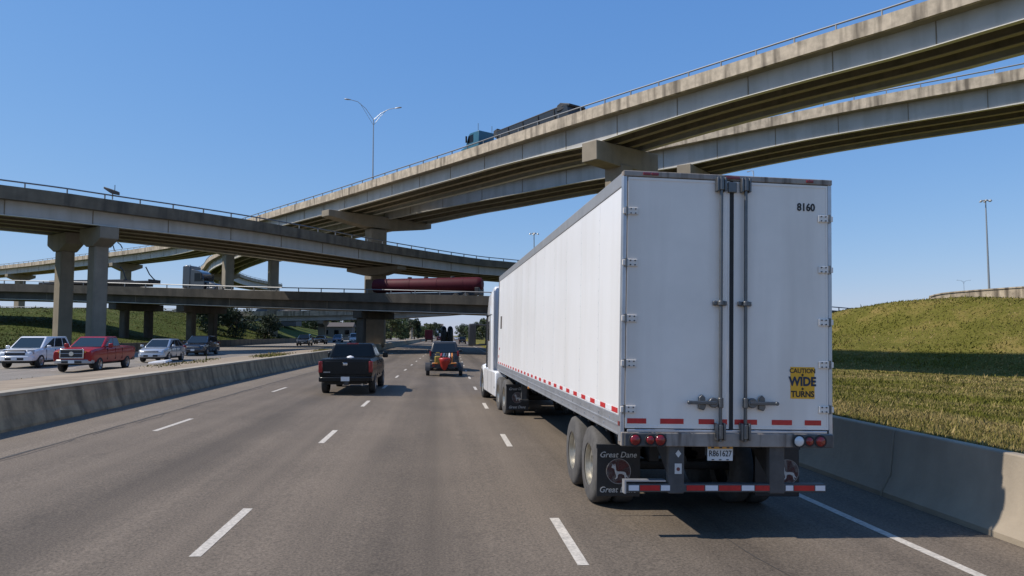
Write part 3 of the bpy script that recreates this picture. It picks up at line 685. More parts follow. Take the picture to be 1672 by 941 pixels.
for s in (-1, 1):
    wheel(ut, s*.93, -.15, .33, .20, 'alloy', side=s)
    m = MB(); A = np.linspace(-.1, math.pi+.1, 9); m.loft([[(s*.93-.14, -.15+math.cos(a)*q, .35+math.sin(a)*q*.95) for q in (.39, .42)][::1] + [(s*.93+.14, -.15+math.cos(a)*q, .35+math.sin(a)*q*.95) for q in (.42, .39)] for a in A])
    m.build('mudguard', 'black_steel', ut, smooth=40)
    MB().box((s*.6, -1.07, .60), (.14, .04, .09)).build('tail_light', 'lamp_red', ut, smooth=0)
lx, ly, lz = .34, 42.6, hz(.3, 42)
m = MB(); rings = []
for z, hx, hy in ((.36, .05, .05), (.46, .13, .12), (.60, .20, .18), (.80, .27, .26), (.98, .33, .3), (1.05, .26, .24)):
    rings.append([(hx*math.cos(a)*(1+.12*math.sin(3*a+z*9)), -.95+hy*math.sin(a), z) for a in np.linspace(0, 2*math.pi, 14, endpoint=False)])
m.loft(rings); o = m.build('cargo_cover', 'bright_red', None, smooth=60); o.location = (lx, ly-.3, lz); tag(o, 'bright red tapered bundle hanging over the tail of the utility trailer', 'load')
o = thing('fuel_can', 'yellow plastic can standing on the left of the utility trailer', 'can', (lx-.38, ly-.55, lz+.69))
MB().b2((-.17, -.14, 0), (.17, .14, .44)).build('can_body', 'bright_yellow', o, bevel=.06, smooth=40, seg=3); MB().tube([(-.12, 0, .52), (-.08, 0, .62), (.10, 0, .62), (.14, 0, .52)], .03).build('handle', 'bright_yellow', o)
o = thing('machine', 'dark engine with pale pipes in the middle of the utility trailer', 'machine', (lx+.12, ly-.2, lz+.69))
MB().b2((-.42, -.3, 0), (.45, .9, .42)).build('engine_block', 'grey_steel', o, bevel=.06, smooth=40)
for k in range(5): MB().tube([(-.3+k*.15, -.32, .1), (-.32+k*.16, -.34, .4), (-.28+k*.15, 0, .56)], .045).build('pipe', ('bright_red', 'alloy', 'black_steel', 'white_panel', 'orange_cloth')[k], o)
for s, l in ((-1, 'left'), (1, 'right')):
    o = MB().b2((-.16, -.08, 0), (.16, .08, .08)).build('strap_bundle', 'orange_cloth', None, bevel=.03, smooth=40); o.location = (lx+s*.52, ly-.9, lz+.68)
    tag(o, f'orange folded strap lying on the {l} rear corner of the utility trailer', 'strap')
# far traffic ahead
def simple_truck(name, label, cat, loc, rz, bw, bl, bh, paint, cabp, group=None):
    t = thing(name, label, cat, loc, rz, group)
    MB().b2((-bw/2, -bl/2, .95), (bw/2, bl/2, bh)).build('cargo_box', paint, t, bevel=.05, smooth=40)
    MB().b2((-bw*.42, -bl/2+.2, .55), (bw*.42, bl/2+2.6, .95)).build('chassis', 'black_steel', t, smooth=0)
    MB().prism([(bl/2+.3, .7), (bl/2+2.9, .7), (bl/2+2.9, 1.6), (bl/2+2.3, 2.8), (bl/2+.3, 2.9)], 'x', -bw*.47, bw*.47).build('cab', cabp, t, bevel=.08, smooth=40)
    for s in (-1, 1):
        MB().box((s*bw*.35, -bl/2-.02, .85), (.3, .05, .14)).build('tail_light', 'lamp_red', t, smooth=0)
        for y in (-bl/2+1.2, bl/2+1.6): wheel(t, s*bw*.40, y, .5, .3, 'steel_wheel', side=s, spokes=0, seg=18)
    MB().b2((-bw*.46, -bl/2-.03, .98), (bw*.46, -bl/2+.01, bh-.06)).build('rear_door', paint, t, bevel=.01, smooth=0)
    return t
simple_truck('box_truck', 'dark red box truck far ahead in the left lane', 'truck', (-3.4+.3, 245, .1), R(-1), 2.5, 6., 3.9, 'maroon_paint', 'maroon_paint')
t = thing('flatbed_truck', 'dark truck carrying two tall round topped loads ahead of the silver suv', 'truck', (1.55, 140, hz(1.5, 140)), R(-1))
MB().b2((-1.2, -4, .95), (1.2, 4, 1.2)).build('flatbed', 'black_steel', t, bevel=.03, smooth=0); MB().b2((-.9, -3.8, .55), (.9, 6.5, .95)).build('chassis', 'black_steel', t, smooth=0)
MB().prism([(4.3, .7), (6.9, .7), (6.9, 1.7), (6.2, 2.9), (4.3, 3.)], 'x', -1.15, 1.15).build('cab', 'black_paint', t, bevel=.1, smooth=40)
MB().box((0, -4.03, 1.05), (2.3, .05, .2)).build('rear_bumper', 'dark_navy_paint', t, smooth=0)
for s in (-1, 1):
    for y in (-2.8, -1.6, 5.6): wheel(t, s*.98, y, .5, .32, 'steel_wheel', side=s, spokes=0, seg=18)
    MB().box((s*.9, -4.05, 1.0), (.25, .05, .14)).build('tail_light', 'lamp_red', t, smooth=0)
for s, l in ((-1, 'left'), (1, 'right')):
    o = MB().lathe([(0, .56), (1.9, .56), (2.4, .48), (2.7, .28), (2.78, 0)], (0, 0, 0), 'z', 20).build('storage_tank', 'black_paint', None, smooth=50); o.location = (1.55+s*.60, 137.2, hz(1.5, 140)+1.2)
    tag(o, f'dark round topped tank standing on the {l} of the dark flatbed truck', 'tank')
car('pickup_truck', 'dark pickup far ahead in the right lane beyond the shadow of the bridge', 'pickup truck', (6.55, 205, hz(6.5, 205)), R(-1), pickup_spec('dark_navy_paint', glass='glass_dark'))
car('suv', 'small dark red car in the distance between the box truck and the dark flatbed', 'car', (.2, 300, hz(.2, 300)), R(-1), suv_spec('maroon_paint'))
car('sedan', 'tiny white car far down the right lanes', 'car', (8.6, 360, hz(8.6, 360)), R(-1), suv_spec('white_paint', gh=(1.4, -2.1, .35, -1.3, .88, .66, 1.05, 1.5)))

# ------------------------------------------------------------------ the white semi-trailer
TX, TY, TZ = 3.40, 8.6, float(rz_(3.51, 8.6))
TYAW, TROLL = R(.6), R(1.35)
T = thing('semi_trailer', 'white box semi-trailer with closed rear doors and dog emblem mudflaps in the right lane', 'semi-trailer', (TX, TY, TZ))
T.rotation_euler = (0, TROLL, TYAW)
HW, LEN, ZT = 1.30, 16.15, 4.30
# box: side walls with panel seams, roof, rails
for s in (-1, 1):
    wl = MB().b2((s*(HW-.03), .06, 1.40), (s*HW, LEN, ZT-.17)).build('side_wall', 'white_panel', T, smooth=0)
    m = MB()
    for y in np.arange(1.25, LEN-.2, 1.222): m.b2((s*(HW-.01), y-.022, 1.40), (s*(HW+.002), y+.022, ZT-.17))
    m.build('panel_seam', 'white_panel', wl, smooth=0)
    m = MB()
    for y in np.arange(1.25, LEN-.2, 1.222):
        for z in np.arange(1.5, ZT-.25, .16): m.box((s*(HW+.002), y, z), (.004, .010, .010))
    m.build('rivet', 'aluminium', wl, smooth=0)
    lr = MB().b2((s*(HW-.05), .06, 1.17), (s*(HW+.008), LEN, 1.398)).build('bottom_rail', 'aluminium', T, bevel=.006, smooth=0)
    m = MB().b2((s*(HW-.02), .07, 1.275), (s*(HW+.016), LEN-.01, 1.295)); m.b2((s*(HW-.02), .07, 1.17), (s*(HW+.014), LEN-.01, 1.19))
    for y in np.arange(.5, LEN, .6): m.box((s*(HW+.010), y, 1.335), (.012, .022, .022)); m.box((s*(HW+.010), y+.3, 1.232), (.012, .022, .022))
    m.build('rail_bead', 'aluminium', lr, smooth=0)
    MB().b2((s*(HW-.05), .06, ZT-.168), (s*(HW+.010), LEN, ZT)).build('top_rail', 'top_rail_grey', T, bevel=.01, smooth=0)
    mr = MB().b2((s*HW, 0, 1.415), (s*(HW+.0045), .29, 1.475)).build('reflector', 'red_reflective', T, smooth=0); mw = MB().b2((s*HW, .292, 1.415), (s*(HW+.004), .612, 1.475)).build('reflector', 'white_reflective', T, smooth=0)
    mr.location.y = mw.location.y = .14
    for y in np.arange(.14+.615, LEN-.5, .615):
        for q in (mr, mw):
            c = q.copy(); COL.objects.link(c); c.parent = T; c.location.y = y
    MB().b2((s*(HW-.02), LEN-.09, 1.17), (s*(HW+.012), LEN+.02, ZT)).build('front_post', 'galvanised', T, smooth=0)
MB().b2((-HW+.04, .05, ZT-.05), (HW-.04, LEN, ZT-.012)).build('roof', 'white_panel', T, smooth=0)
MB().b2((-HW+.03, LEN-.03, 1.2), (HW-.03, LEN, ZT-.02)).build('front_wall', 'white_panel', T, smooth=0)
MB().b2((-HW+.03, .10, 1.2), (HW-.03, LEN-.04, 1.30)).build('floor', 'black_steel', T, smooth=0)
fr = MB()
for s in (-1, 1): fr.b2((s*.45, .3, .98), (s*.57, 5.2, 1.2)); fr.b2((s*.45, 12.6, 1.02), (s*.57, LEN-.3, 1.2))
for y in np.arange(.4, LEN-.2, .55): fr.b2((-HW+.06, y-.04, 1.10), (HW-.06, y+.04, 1.2))
fr.build('chassis', 'black_steel', T, smooth=0)
# rear frame
for s in (-1, 1):
    po = MB().b2((s*(HW-.038), -.030, 1.10), (s*(HW+.012), .065, ZT-.01)).build('corner_post', 'aluminium', T, bevel=.008, smooth=0)
    MB().box((s*(HW+.013), .02, 1.31), (.016, .07, .05)).build('marker_light', 'lamp_red', po, smooth=0)
hd = MB().b2((-HW-.012, -.045, ZT-.055), (HW+.012, .065, ZT+.012)).build('header', 'sill_metal', T, bevel=.008, smooth=0)
for x in (-1.03, -.93, .0, .08, 1.02): MB().box((x, -.052, ZT-.022), (.09, .02, .030)).build('marker_light', 'lamp_red', hd, bevel=.006, smooth=0)
sill = MB().b2((-HW-.005, -.06, 1.055), (HW+.005, .10, 1.215)).build('rear_sill', 'sill_metal', T, bevel=.01, smooth=0)
MB().b2((-HW+.07, -.052, 1.217), (HW-.07, .05, 1.25)).build('threshold', 'aluminium', T, bevel=.006, smooth=0)
# doors
CXD = .03
def lx_(px): return (px-1018)/339*2.6-1.3
def lz_(px, py):
    f = (px-1018)/339; return ZT-(py-280-17*f)/(136.3-2.3*f)
doors = {}
for s in (-1, 1):
    x0, x1 = (-HW+.046, CXD-.022) if s < 0 else (CXD+.022, HW-.046)
    d = MB().b2((x0, -.03, 1.262), (x1, .03, ZT-.064)).build('rear_door', 'door_white', T, bevel=.008, smooth=0); doors[s] = d
    # thin aluminium edging of the panel
    m = MB()
    for a, b in (((x0, -.036, 1.262), (x1, -.028, 1.29)), ((x0, -.036, ZT-.094), (x1, -.028, ZT-.064)), ((x0, -.036, 1.29), (x0+.022, -.028, ZT-.094)), ((x1-.022, -.036, 1.29), (x1, -.028, ZT-.094))): m.b2(a, b)
    m.build('door_edge', 'door_white', d, smooth=0)
    for k, py in enumerate((346, 430, 520, 592, 665) if s < 0 else (360, 444, 530, 599, 671)):
        px = 1036 if s < 0 else 1342
        z = lz_(px, py); h = MB()
        xo, xi = s*(HW+.016), s*(HW-.17)
        h.b2((xi, -.048, z-.043), (s*(HW-.028), -.034, z+.043)); h.b2((s*(HW-.030), -.054, z-.034), (xo, -.032, z+.034))
        ho = h.build('hinge', 'door_white', d, bevel=.006, smooth=0)
        MB().lathe([(-.052, .014), (.052, .014)], (s*(HW-.029), -.050, z), 'z', 12).build('hinge_pin', 'galvanised', ho)
        q = MB()
        for bx in (.080, .135):
            for dz in (-.026, .026): q.lathe([(-.008, .0), (-.008, .009), (.004, .008)], (s*(HW-bx), -.054, z+dz), 'y', 8)
        q.build('hinge_bolt', 'grey_steel', ho)
MB().b2((CXD-.024, -.044, 1.24), (CXD+.024, -.004, ZT-.13)).build('door_gasket', 'rubber', T, smooth=0)
MB().box((CXD, -.055, ZT-.14), (.11, .03, .13)).build('gasket_bracket', 'galvanised', T, bevel=.01, smooth=0)
for s, x, hx in ((-1, lx_(1172), -1), (1, lx_(1212), 1)):
    d = doors[s]
    rod = MB().tube([(x, -.085, 1.12), (x, -.085, ZT-.02)], .021, 12).build('lock_rod', 'galvanised', d, smooth=50)
    for z, hh in ((ZT-.115, .17), (1.235, .20)):     # cam keepers top and bottom
        m = MB(); m.b2((x-.06, -.115, z-hh/2), (x-.033, -.03, z+hh/2)); m.b2((x+.033, -.115, z-hh/2), (x+.06, -.03, z+hh/2)); m.lathe([(-hh*.42, .036), (hh*.42, .036)], (x, -.087, z), 'z', 12)
        m.build('lock_cam', 'galvanised', rod, bevel=.006, smooth=40)
    zc = lz_(1172, 497)
    m = MB(); m.b2((x-.085, -.07, zc-.028), (x+.085, -.03, zc+.028)); m.lathe([(-.03, .040), (.03, .040)], (x, -.087, zc), 'z', 12); m.build('rod_bracket', 'galvanised', rod, bevel=.01, smooth=40)
    zh = lz_(1190, 657)
    m = MB(); m.lathe([(-.06, .034), (.06, .034)], (x, -.087, zh), 'z', 12); m.lathe([(-.03, .06), (.02, .06)], (x+hx*.085, -.075, zh), 'y', 14)
    m.box((x+hx*.215, -.10, zh), (.33, .026, .042)); m.lathe([(-.02, .024), (.02, .024)], (x+hx*.385, -.10, zh), 'y', 12)
    m.build('door_handle', 'galvanised', rod, bevel=.008, smooth=40)
    hs = MB(); hs.prism([(x+hx*.215+a, zh+b) for a, b in ((-.045, -.075), (.02, -.095), (.045, -.05), (.035, .06), (.0, .095), (-.04, .06))], 'y', -.075, -.034)
    hs.build('handle_holder', 'galvanised', rod, bevel=.008, smooth=40)
# red reflectors along the foot of the doors
for a, b in ((1024, 1057), (1079, 1116), (1140, 1165), (1178, 1188), (1196, 1234), (1258, 1291), (1312, 1339)):
    xa, xb = lx_(a), lx_(b); z = 1.345
    MB().b2((xa, -.0335, z-.030), (xb, -.029, z+.030)).build('reflector', 'red_reflective', doors[-1 if b < 1190 else 1], smooth=0)
# lettering and the warning decal
text('lettering', '8160', .128, (lx_(1315), -.034, lz_(1315, 341)), 'decal_black', doors[1], bold=.004, width=.90)
sx, sz0, sz1 = lx_(1308.5), lz_(1308, 653), lz_(1308, 602)
dc = MB().b2((sx-.152, -.0335, sz0), (sx+.152, -.0295, sz1)).build('warning_decal', 'decal_yellow', doors[1], smooth=0)
text('lettering', 'CAUTION', .078, (sx, -.0345, sz1-.048), 'decal_black', dc, bold=.0016, width=.93)
text('lettering', 'WIDE', .148, (sx, -.0345, (sz0+sz1)/2+.012), 'decal_navy', dc, bold=.006, width=.90)
text('lettering', 'TURNS', .100, (sx, -.0345, sz0+.052), 'decal_black', dc, bold=.003, width=.93)
m = MB()
for dz in (.095, -.072): m.prism([(sx-.018, (sz0+sz1)/2+dz), (sx, (sz0+sz1)/2+dz-.018), (sx+.018, (sz0+sz1)/2+dz), (sx, (sz0+sz1)/2+dz+.018)], 'y', -.036, -.033)
m.build('decal_mark', 'decal_black', dc, smooth=0)
# tail lights on the sill
for s in (-1, 1):
    xs_ = (-1.145, -.965, -.845) if s < 0 else (.855, .985, 1.125)
    lo, hi = (-1.27, -.77) if s < 0 else (.79, 1.29)
    hsg = MB().b2((lo, -.082, 1.055), (hi, -.058, 1.21)).build('light_housing', 'grey_steel', T, bevel=.012, smooth=0)
    for k, x in enumerate(xs_):
        small = (s < 0 and k == 1) or (s > 0 and k == 1); r_ = .050 if small else .062
        mt = 'lamp_clear' if (s > 0 and k == 0) else 'lamp_red'
        lamp = MB().lathe([(.0, r_), (-.014, r_*.96), (-.024, r_*.7), (-.028, 0)], (x, -.082, 1.132), 'y', 20).build('tail_light', mt, hsg, smooth=60)
        MB().lathe([(.002, r_+.016), (-.012, r_+.014), (-.013, r_), (.002, r_)], (x, -.082, 1.132), 'y', 20).build('lamp_ring', 'rubber', lamp, smooth=40)
# under-ride guard
ug = MB().b2((-1.235, .0, .515), (1.235, .10, .615)).build('underride_guard', 'grey_steel', T, bevel=.01, smooth=0)
for s in (-1, 1):
    po = MB().loft([[(s*.62-.095, -.005, .50), (s*.62+.095, -.005, .50), (s*.62+.095, .085, .50), (s*.62-.095, .085, .50)], [(s*.62-.095, -.005, 1.06), (s*.62+.095, -.005, 1.06), (s*.62+.095, .085, 1.06), (s*.62-.095, .085, 1.06)]]).build('guard_post', 'grey_steel', T, bevel=.01, smooth=0)
    MB().prism([(.085, .62), (.085, 1.05), (.75, 1.05)], 'x', s*.62-.05, s*.62+.05).build('guard_brace', 'black_steel', po, smooth=0)
MB().prism([(-1.245, .50), (-1.225, .50), (-1.225, .64), (-.75, .64), (-.75, .655), (-1.245, .655)], 'y', -.012, .1).build('guard_lip', 'aluminium', ug, smooth=0)
px_seg = [(1020, 1037, 0), (1038, 1070, 1), (1071, 1086, 0), (1112, 1141, 1), (1142, 1163, 0), (1164, 1200, 1), (1201, 1222, 0), (1223, 1247, 1), (1273, 1286, 0), (1287, 1321, 1), (1322, 1339, 0)]
for a, b, red in px_seg:
    f = lambda p: (p-1015)/325*2.47-1.235
    MB().b2((f(a)+.004, -.006, .535), (f(b)-.002, .001, .596)).build('reflector', 'red_reflective' if red else 'white_reflective', ug, smooth=0)
MB().box((-.62+.02, -.0065, .79), (.085, .004, .12)).build('sticker', 'decal_cream', T, smooth=0)
MB().prism([(-.60, .92), (-.565, .965), (-.60, 1.01), (-.635, .965)], 'y', -.009, -.004).build('sticker', 'decal_cream', T, smooth=0)
MB().lathe([(-.004, 0), (-.004, .022), (.0, .022)], (-.60, -.0065, .785), 'y', 12).build('sticker', 'decal_maroon', T)
# licence plate
pl = MB().box((-.075, .03, .965), (.315, .012, .172)).build('licence_plate', 'plate_white', T, bevel=.006, smooth=0)
MB().box((-.075, .022, 1.035), (.305, .004, .030)).build('plate_band', 'plate_orange', pl, smooth=0)
text('lettering', 'R861627', .098, (-.075, .0225, .962), 'decal_black', pl, width=.80, bold=.001)
MB().box((-.075, .05, 1.0), (.36, .02, .12)).build('plate_bracket', 'black_steel', T, smooth=0)
m = MB()
for x in (-.165, -.075, .015): m.box((x, .0205, .893), (.03, .004, .011))
for x in (-.17, -.07, .02): m.box((x, .0195, 1.035), (.035, .004, .014))
m.build('plate_mark', 'decal_navy', pl, smooth=0)
# mudflaps with emblem
DOG = [(-.62,.62),(-.52,.40),(-.45,.66),(-.36,.30),(-.33,.06),(-.20,-.02),(.10,-.02),(.34,-.04),(.46,-.10),(.52,-.30),(.68,-.50),(.62,-.54),(.47,-.40),(.50,-.58),(.58,-.66),(.46,-.68),(.38,-.52),(.34,-.32),(.10,-.22),(-.12,-.24),(-.20,-.34),(-.20,-.50),(-.28,-.62),(-.44,-.66),(-.42,-.60),(-.34,-.52),(-.34,-.34),(-.42,-.12),(-.50,.18),(-.60,.26),(-.72,.30),(-.70,.40)]
def mudflap(parent, cx, y, z0, z1, wd, big=True, words=True, ex=0.):
    fl = MB().b2((cx-wd/2, y, z0), (cx+wd/2, y+.014, z1)).build('mudflap', 'flap_rubber', parent, bevel=.006, smooth=0)
    MB().b2((cx-wd/2-.01, y-.012, z1-.03), (cx+wd/2+.01, y+.03, z1+.02)).build('flap_hanger', 'black_steel', fl, smooth=0)
    zc = z0+(z1-z0)*.50; r_ = .155 if big else .15
    ec = cx; cx = cx+ex
    MB().lathe([(.001, .0), (.001, r_), (-.003, r_), (-.003, 0)], (cx, y-.001, zc), 'y', 32).build('emblem_disc', 'decal_maroon', fl)
    MB().lathe([(-.004, r_), (-.006, r_+.003), (-.006, r_+.010), (.0, r_+.010)], (cx, y, zc), 'y', 32).build('emblem_ring', 'emblem_grey', fl)
    MB().prism([(cx+.02+p*r_*1.02, zc+q*r_) for p, q in DOG], 'y', y-.0075, y-.0045).build('emblem', 'decal_cream', fl, smooth=0)
    cx = ec
    if words:
        text('lettering', 'Great Dane', .105, (cx-.01, y-.004, z1-.115), 'decal_cream', fl, shear=.25, width=.98, bold=.0005)
        text('lettering', 'Great Dane', .105, (cx-.01, y-.004, z0+.085), 'decal_cream', fl, shear=.25, width=.98, bold=.0005)
    return fl
mudflap(T, -1.05, 1.02, .25, .90, .58)
mudflap(T, 1.12, 1.02, .25, .90, .62, words=False, ex=.14)
# tandem axles
for y in (1.86, 3.10):
    MB().tube([(-1.1, y, .53), (1.1, y, .53)], .075, 10).build('axle', 'black_steel', T)
    for s in (-1, 1):
        wheel(T, s*(HW-.17), y, .53, .28, 'steel_wheel', 'tyre_dusty', rr=.55, side=s, spokes=0, seg=40)
        wheel(T, s*(HW-.48), y, .53, .28, 'steel_wheel', 'tyre_dusty', rr=.55, side=s, spokes=0, seg=32)
    m = MB(); m.lathe([(-.09, .0), (-.09, .10), (.06, .13), (.06, 0)], (0, y-.1, .62), 'y', 14); m.b2((-.55, y-.55, .66), (-.42, y+.5, .98)); m.b2((.42, y-.55, .66), (.55, y+.5, .98)); m.build('suspension', 'black_steel', T, smooth=40)
m = MB()
for s in (-1, 1): m.b2((s*.8, 12.3, .55), (s*.94, 12.44, 1.15)); m.b2((s*.74, 12.22, .50), (s*1.0, 12.52, .54))
m.build('landing_gear', 'grey_steel', T, smooth=0)
MB().box((-HW-.004, 8.1, 1.16), (.05, .09, .05)).build('marker_light', 'amber', T, bevel=.01, smooth=0)
MB().b2((-HW-.006, 14.9, 2.55), (-HW, 15.35, 2.95)).build('placard', 'building_roof', T, smooth=0)
for y, z in ((15.5, 1.9), (15.7, 1.65)): MB().box((-HW-.003, y, z), (.01, .12, .08)).build('placard', 'red_reflective', T, smooth=0)

# ------------------------------------------------------------------ tractor unit pulling it
K = thing('truck_tractor', 'white sleeper cab tractor unit pulling the white box semi-trailer', 'truck', (TX-math.sin(TYAW)*13.6-.10, TY+math.cos(TYAW)*13.6, float(rz_(3.4, 22.2))), 0)
K.rotation_euler = (0, R(.6), R(3.0))
# local y = 0 at the rear drive axle; cab back at 3.1
cab = MB(); W = 1.22
def prof_ring(y, zb, zt, hw, rd=.25):
    return [(-hw, y, zb), (hw, y, zb), (hw, y, zt-rd), (hw-rd*.45, y, zt-.03), (hw-rd*1.3, y, zt), (-hw+rd*1.3, y, zt), (-hw+rd*.45, y, zt-.03), (-hw, y, zt-rd)]
cab.loft([prof_ring(3.05, .95, 4.02, 1.20), prof_ring(3.2, .95, 4.06, 1.22), prof_ring(4.1, .95, 3.95, 1.20), prof_ring(4.9, .95, 3.45, 1.15), prof_ring(5.3, .95, 2.98, 1.10), prof_ring(5.75, .95, 2.05, 1.06, .12), prof_ring(5.95, .95, 1.95, 1.02, .1)])
cab.build('cab', 'truck_white', K, bevel=.03, smooth=40)
hood = MB(); hood.loft([prof_ring(5.7, .85, 1.97, 1.03, .2), prof_ring(6.6, .80, 1.78, .95, .25), prof_ring(7.3, .70, 1.45, .82, .3), prof_ring(7.55, .7, 1.1, .70, .2)]); hood.build('hood', 'truck_white', K, bevel=.03, smooth=45)
for s in (-1, 1):
    # front wing over the steer wheel
    A = np.linspace(-.25, math.pi+.15, 12); m = MB()
    m.loft([[(s*.72, 5.85+.05+math.cos(a)*.62, .52+math.sin(a)*.62), (s*1.22, 5.9+math.cos(a)*.62, .52+math.sin(a)*.60), (s*1.20, 5.9+math.cos(a)*.70, .52+math.sin(a)*.72), (s*.72, 5.9+math.cos(a)*.80, .52+math.sin(a)*.95)] for a in A])
    m.build('wing', 'truck_white', K, smooth=50)
    wheel(K, s*1.05, 5.9, .52, .30, 'steel_wheel', 'rubber', rr=.56, side=s, spokes=0, seg=32)
    # side fairing over the fuel tank, step lines
    fr_ = MB().prism([(1.95, .36), (5.15, .36), (5.25, .55), (5.25, 1.10), (5.10, 1.18), (2.0, 1.18), (1.95, 1.1)], 'x', s*.85, s*1.23).build('side_fairing', 'truck_white', K, bevel=.04, smooth=40)
    q = MB()
    for y in (2.95, 3.95): q.b2((s*1.228, y, .42), (s*1.234, y+.014, 1.12))
    q.b2((s*1.228, 2.1, .62), (s*1.234, 2.22, .68)); q.build('fairing_gap', 'plastic_black', fr_, smooth=0)
    # cab window, door seam, trim
    MB().prism([(4.72, 2.02), (5.52, 2.02), (5.30, 2.72), (4.78, 2.80)], 'x', s*1.06, s*1.165).build('side_window', 'glass_dark', K, bevel=.02, smooth=0)
    MB().prism([(3.75, 2.15), (4.12, 2.15), (4.12, 2.85), (3.75, 2.85)], 'x', s*1.1, s*1.222).build('sleeper_window', 'glass_dark', K, bevel=.03, smooth=0)
    q = MB()
    for y in (4.55, 3.45): q.b2((s*1.10, y, 1.2), (s*1.224, y+.02, 3.1))
    q.b2((s*1.10, 3.1, 3.05), (s*1.224, 4.6, 3.07)); q.build('cab_seam', 'plastic_black', K, smooth=0)
    mi = MB().b2((s*1.50, 5.52, 1.95), (s*1.78, 5.72, 2.78)).build('mirror', 'plastic_black', K, bevel=.05, smooth=40)
    MB().tube([(s*1.08, 5.55, 2.72), (s*1.62, 5.60, 2.76)], .03).build('mirror_arm', 'plastic_black', mi); MB().tube([(s*1.08, 5.55, 2.0), (s*1.62, 5.60, 1.98)], .03).build('mirror_arm', 'plastic_black', mi)
    MB().box((s*.62, 7.38, 1.05), (.36, .25, .28), s*-.3).build('headlight', 'headlight', K, bevel=.05, smooth=40)
    for y in (0, 1.28):
        wheel(K, s*1.08, y, .52, .28, 'steel_wheel', 'tyre_dusty', rr=.56, side=s, spokes=0, seg=32); wheel(K, s*.76, y, .52, .28, 'steel_wheel', 'tyre_dusty', rr=.56, side=s, spokes=0, seg=28)
    mudflap(K, s*.92, -.74, .20, .92, .66, False, True)
    MB().lathe([(0, .07), (1.9, .07)], (s*1.0, 3.0, 2.0), 'z', 12).build('exhaust_stack', 'chrome', K) if False else None
    # gap seal between cab and trailer
    MB().b2((s*1.165, 2.86, 1.1), (s*1.20, 3.06, 3.95)).build('side_extender', 'truck_white', K, bevel=.02, smooth=0)
MB().prism([(5.33, 2.86), (5.78, 2.06), (5.80, 2.07), (5.36, 2.90)], 'x', -1.0, 1.0).build('windshield', 'glass_dark', K, smooth=0)
MB().box((0, 7.56, 1.05), (.95, .08, .72)).build('grille', 'chrome', K, bevel=.04, smooth=40)
MB().prism([(-1.15, 7.0), (1.15, 7.0), (1.05, 7.5), (.7, 7.75), (-.7, 7.75), (-1.05, 7.5)], 'z', .32, .66).build('front_bumper', 'truck_white', K, bevel=.05, smooth=40)
m = MB()
for s in (-1, 1): m.b2((s*.36, -.9, .72), (s*.48, 7.0, .94))
m.b2((-.5, -.9, .7), (.5, -.8, .9)); m.build('chassis', 'black_steel', K, smooth=0)
for y in (0, 1.28): MB().tube([(-1.0, y, .52), (1.0, y, .52)], .10, 10).build('axle', 'black_steel', K)
MB().lathe([(0, .5), (.06, .5)], (0, .7, .96), 'z', 20).build('fifth_wheel', 'black_steel', K)
MB().b2((-.8, 3.0, .6), (.8, 5.2, .95)).build('tank', 'black_steel', K, smooth=0)
# ------------------------------------------------------------------ trees
def leaf_cloud(n, clumps, size, rng):
    """many small leaf-sprays scattered in the given clumps (centre, radius): quads turned every way"""
    c = np.array([q[0] for q in clumps]); r = np.array([q[1] for q in clumps]); w_ = r**2.2; w_ = w_/w_.sum()
    k = rng.choice(len(clumps), n, p=w_); d = rng.normal(size=(n, 3)); d /= np.linalg.norm(d, axis=1)[:, None]
    p = c[k] + d*(r[k]*rng.uniform(.35, 1.08, n)**.6)[:, None]*np.array([1, 1, .8])
    a = rng.normal(size=(n, 3)); a /= np.linalg.norm(a, axis=1)[:, None]; b = np.cross(a, rng.normal(size=(n, 3))); b /= np.linalg.norm(b, axis=1)[:, None]
    s = size*rng.uniform(.5, 1.3, n)[:, None]
    V = np.stack([p-a*s, p+b*s*.45, p+a*s, p-b*s*.45], 1).reshape(-1, 3)
    return V, np.arange(n*4).reshape(-1, 4)
def np_mesh(name, V, Fc, mat):
    me = bpy.data.meshes.new(name); me.vertices.add(len(V)); me.vertices.foreach_set('co', V.reshape(-1))
    k = Fc.shape[1]; me.loops.add(Fc.size); me.loops.foreach_set('vertex_index', Fc.reshape(-1)); me.polygons.add(len(Fc)); me.polygons.foreach_set('loop_start', np.arange(len(Fc))*k); me.update(calc_edges=True); me.validate()
    me.materials.append(MATS[mat]); return me
def make_tree(name, label, h, wd, mat, seed, group, leaves=1700, slim=False):
    rng = np.random.default_rng(seed); t = thing(name, label, 'tree', group=group)
    m = MB(); cl = []
    m.tube([(0, 0, -.5), (.05*h*.1, 0, h*.2), (0, .03*h, h*.45), (0, 0, h*.85)], [h*.035, h*.028, h*.02, h*.006], 8)
    for k in range(15):
        a = rng.uniform(0, 6.28); z0 = h*rng.uniform(.22, .7); rr = wd*.5*rng.uniform(.45, .95)*(1.1-abs(z0/h-.45)); z1 = z0+h*rng.uniform(.05, .24)
        e = np.array([math.cos(a)*rr, math.sin(a)*rr, z1]); m.tube([(0, 0, z0), tuple(e*.5+np.array([0, 0, z0*.5+.1])), tuple(e)], [h*.013, h*.009, h*.004], 5)
        cl.append((e, wd*rng.uniform(.11, .23)))
    for k in range(5): cl.append((np.array([rng.normal()*wd*.2, rng.normal()*wd*.2, h*rng.uniform(.10, .3)]), wd*rng.uniform(.14, .22)))
    for k in range(6): cl.append((np.array([rng.normal()*wd*.12, rng.normal()*wd*.12, h*rng.uniform(.55, .93)]), wd*rng.uniform(.12, .22)))
    m.build('trunk', 'bark', t, smooth=50)
    V, Fc = leaf_cloud(leaves, cl, h*.045, rng); o = bpy.data.objects.new('crown', np_mesh('crown', V, Fc, mat)); COL.objects.link(o); o.parent = t
    return t
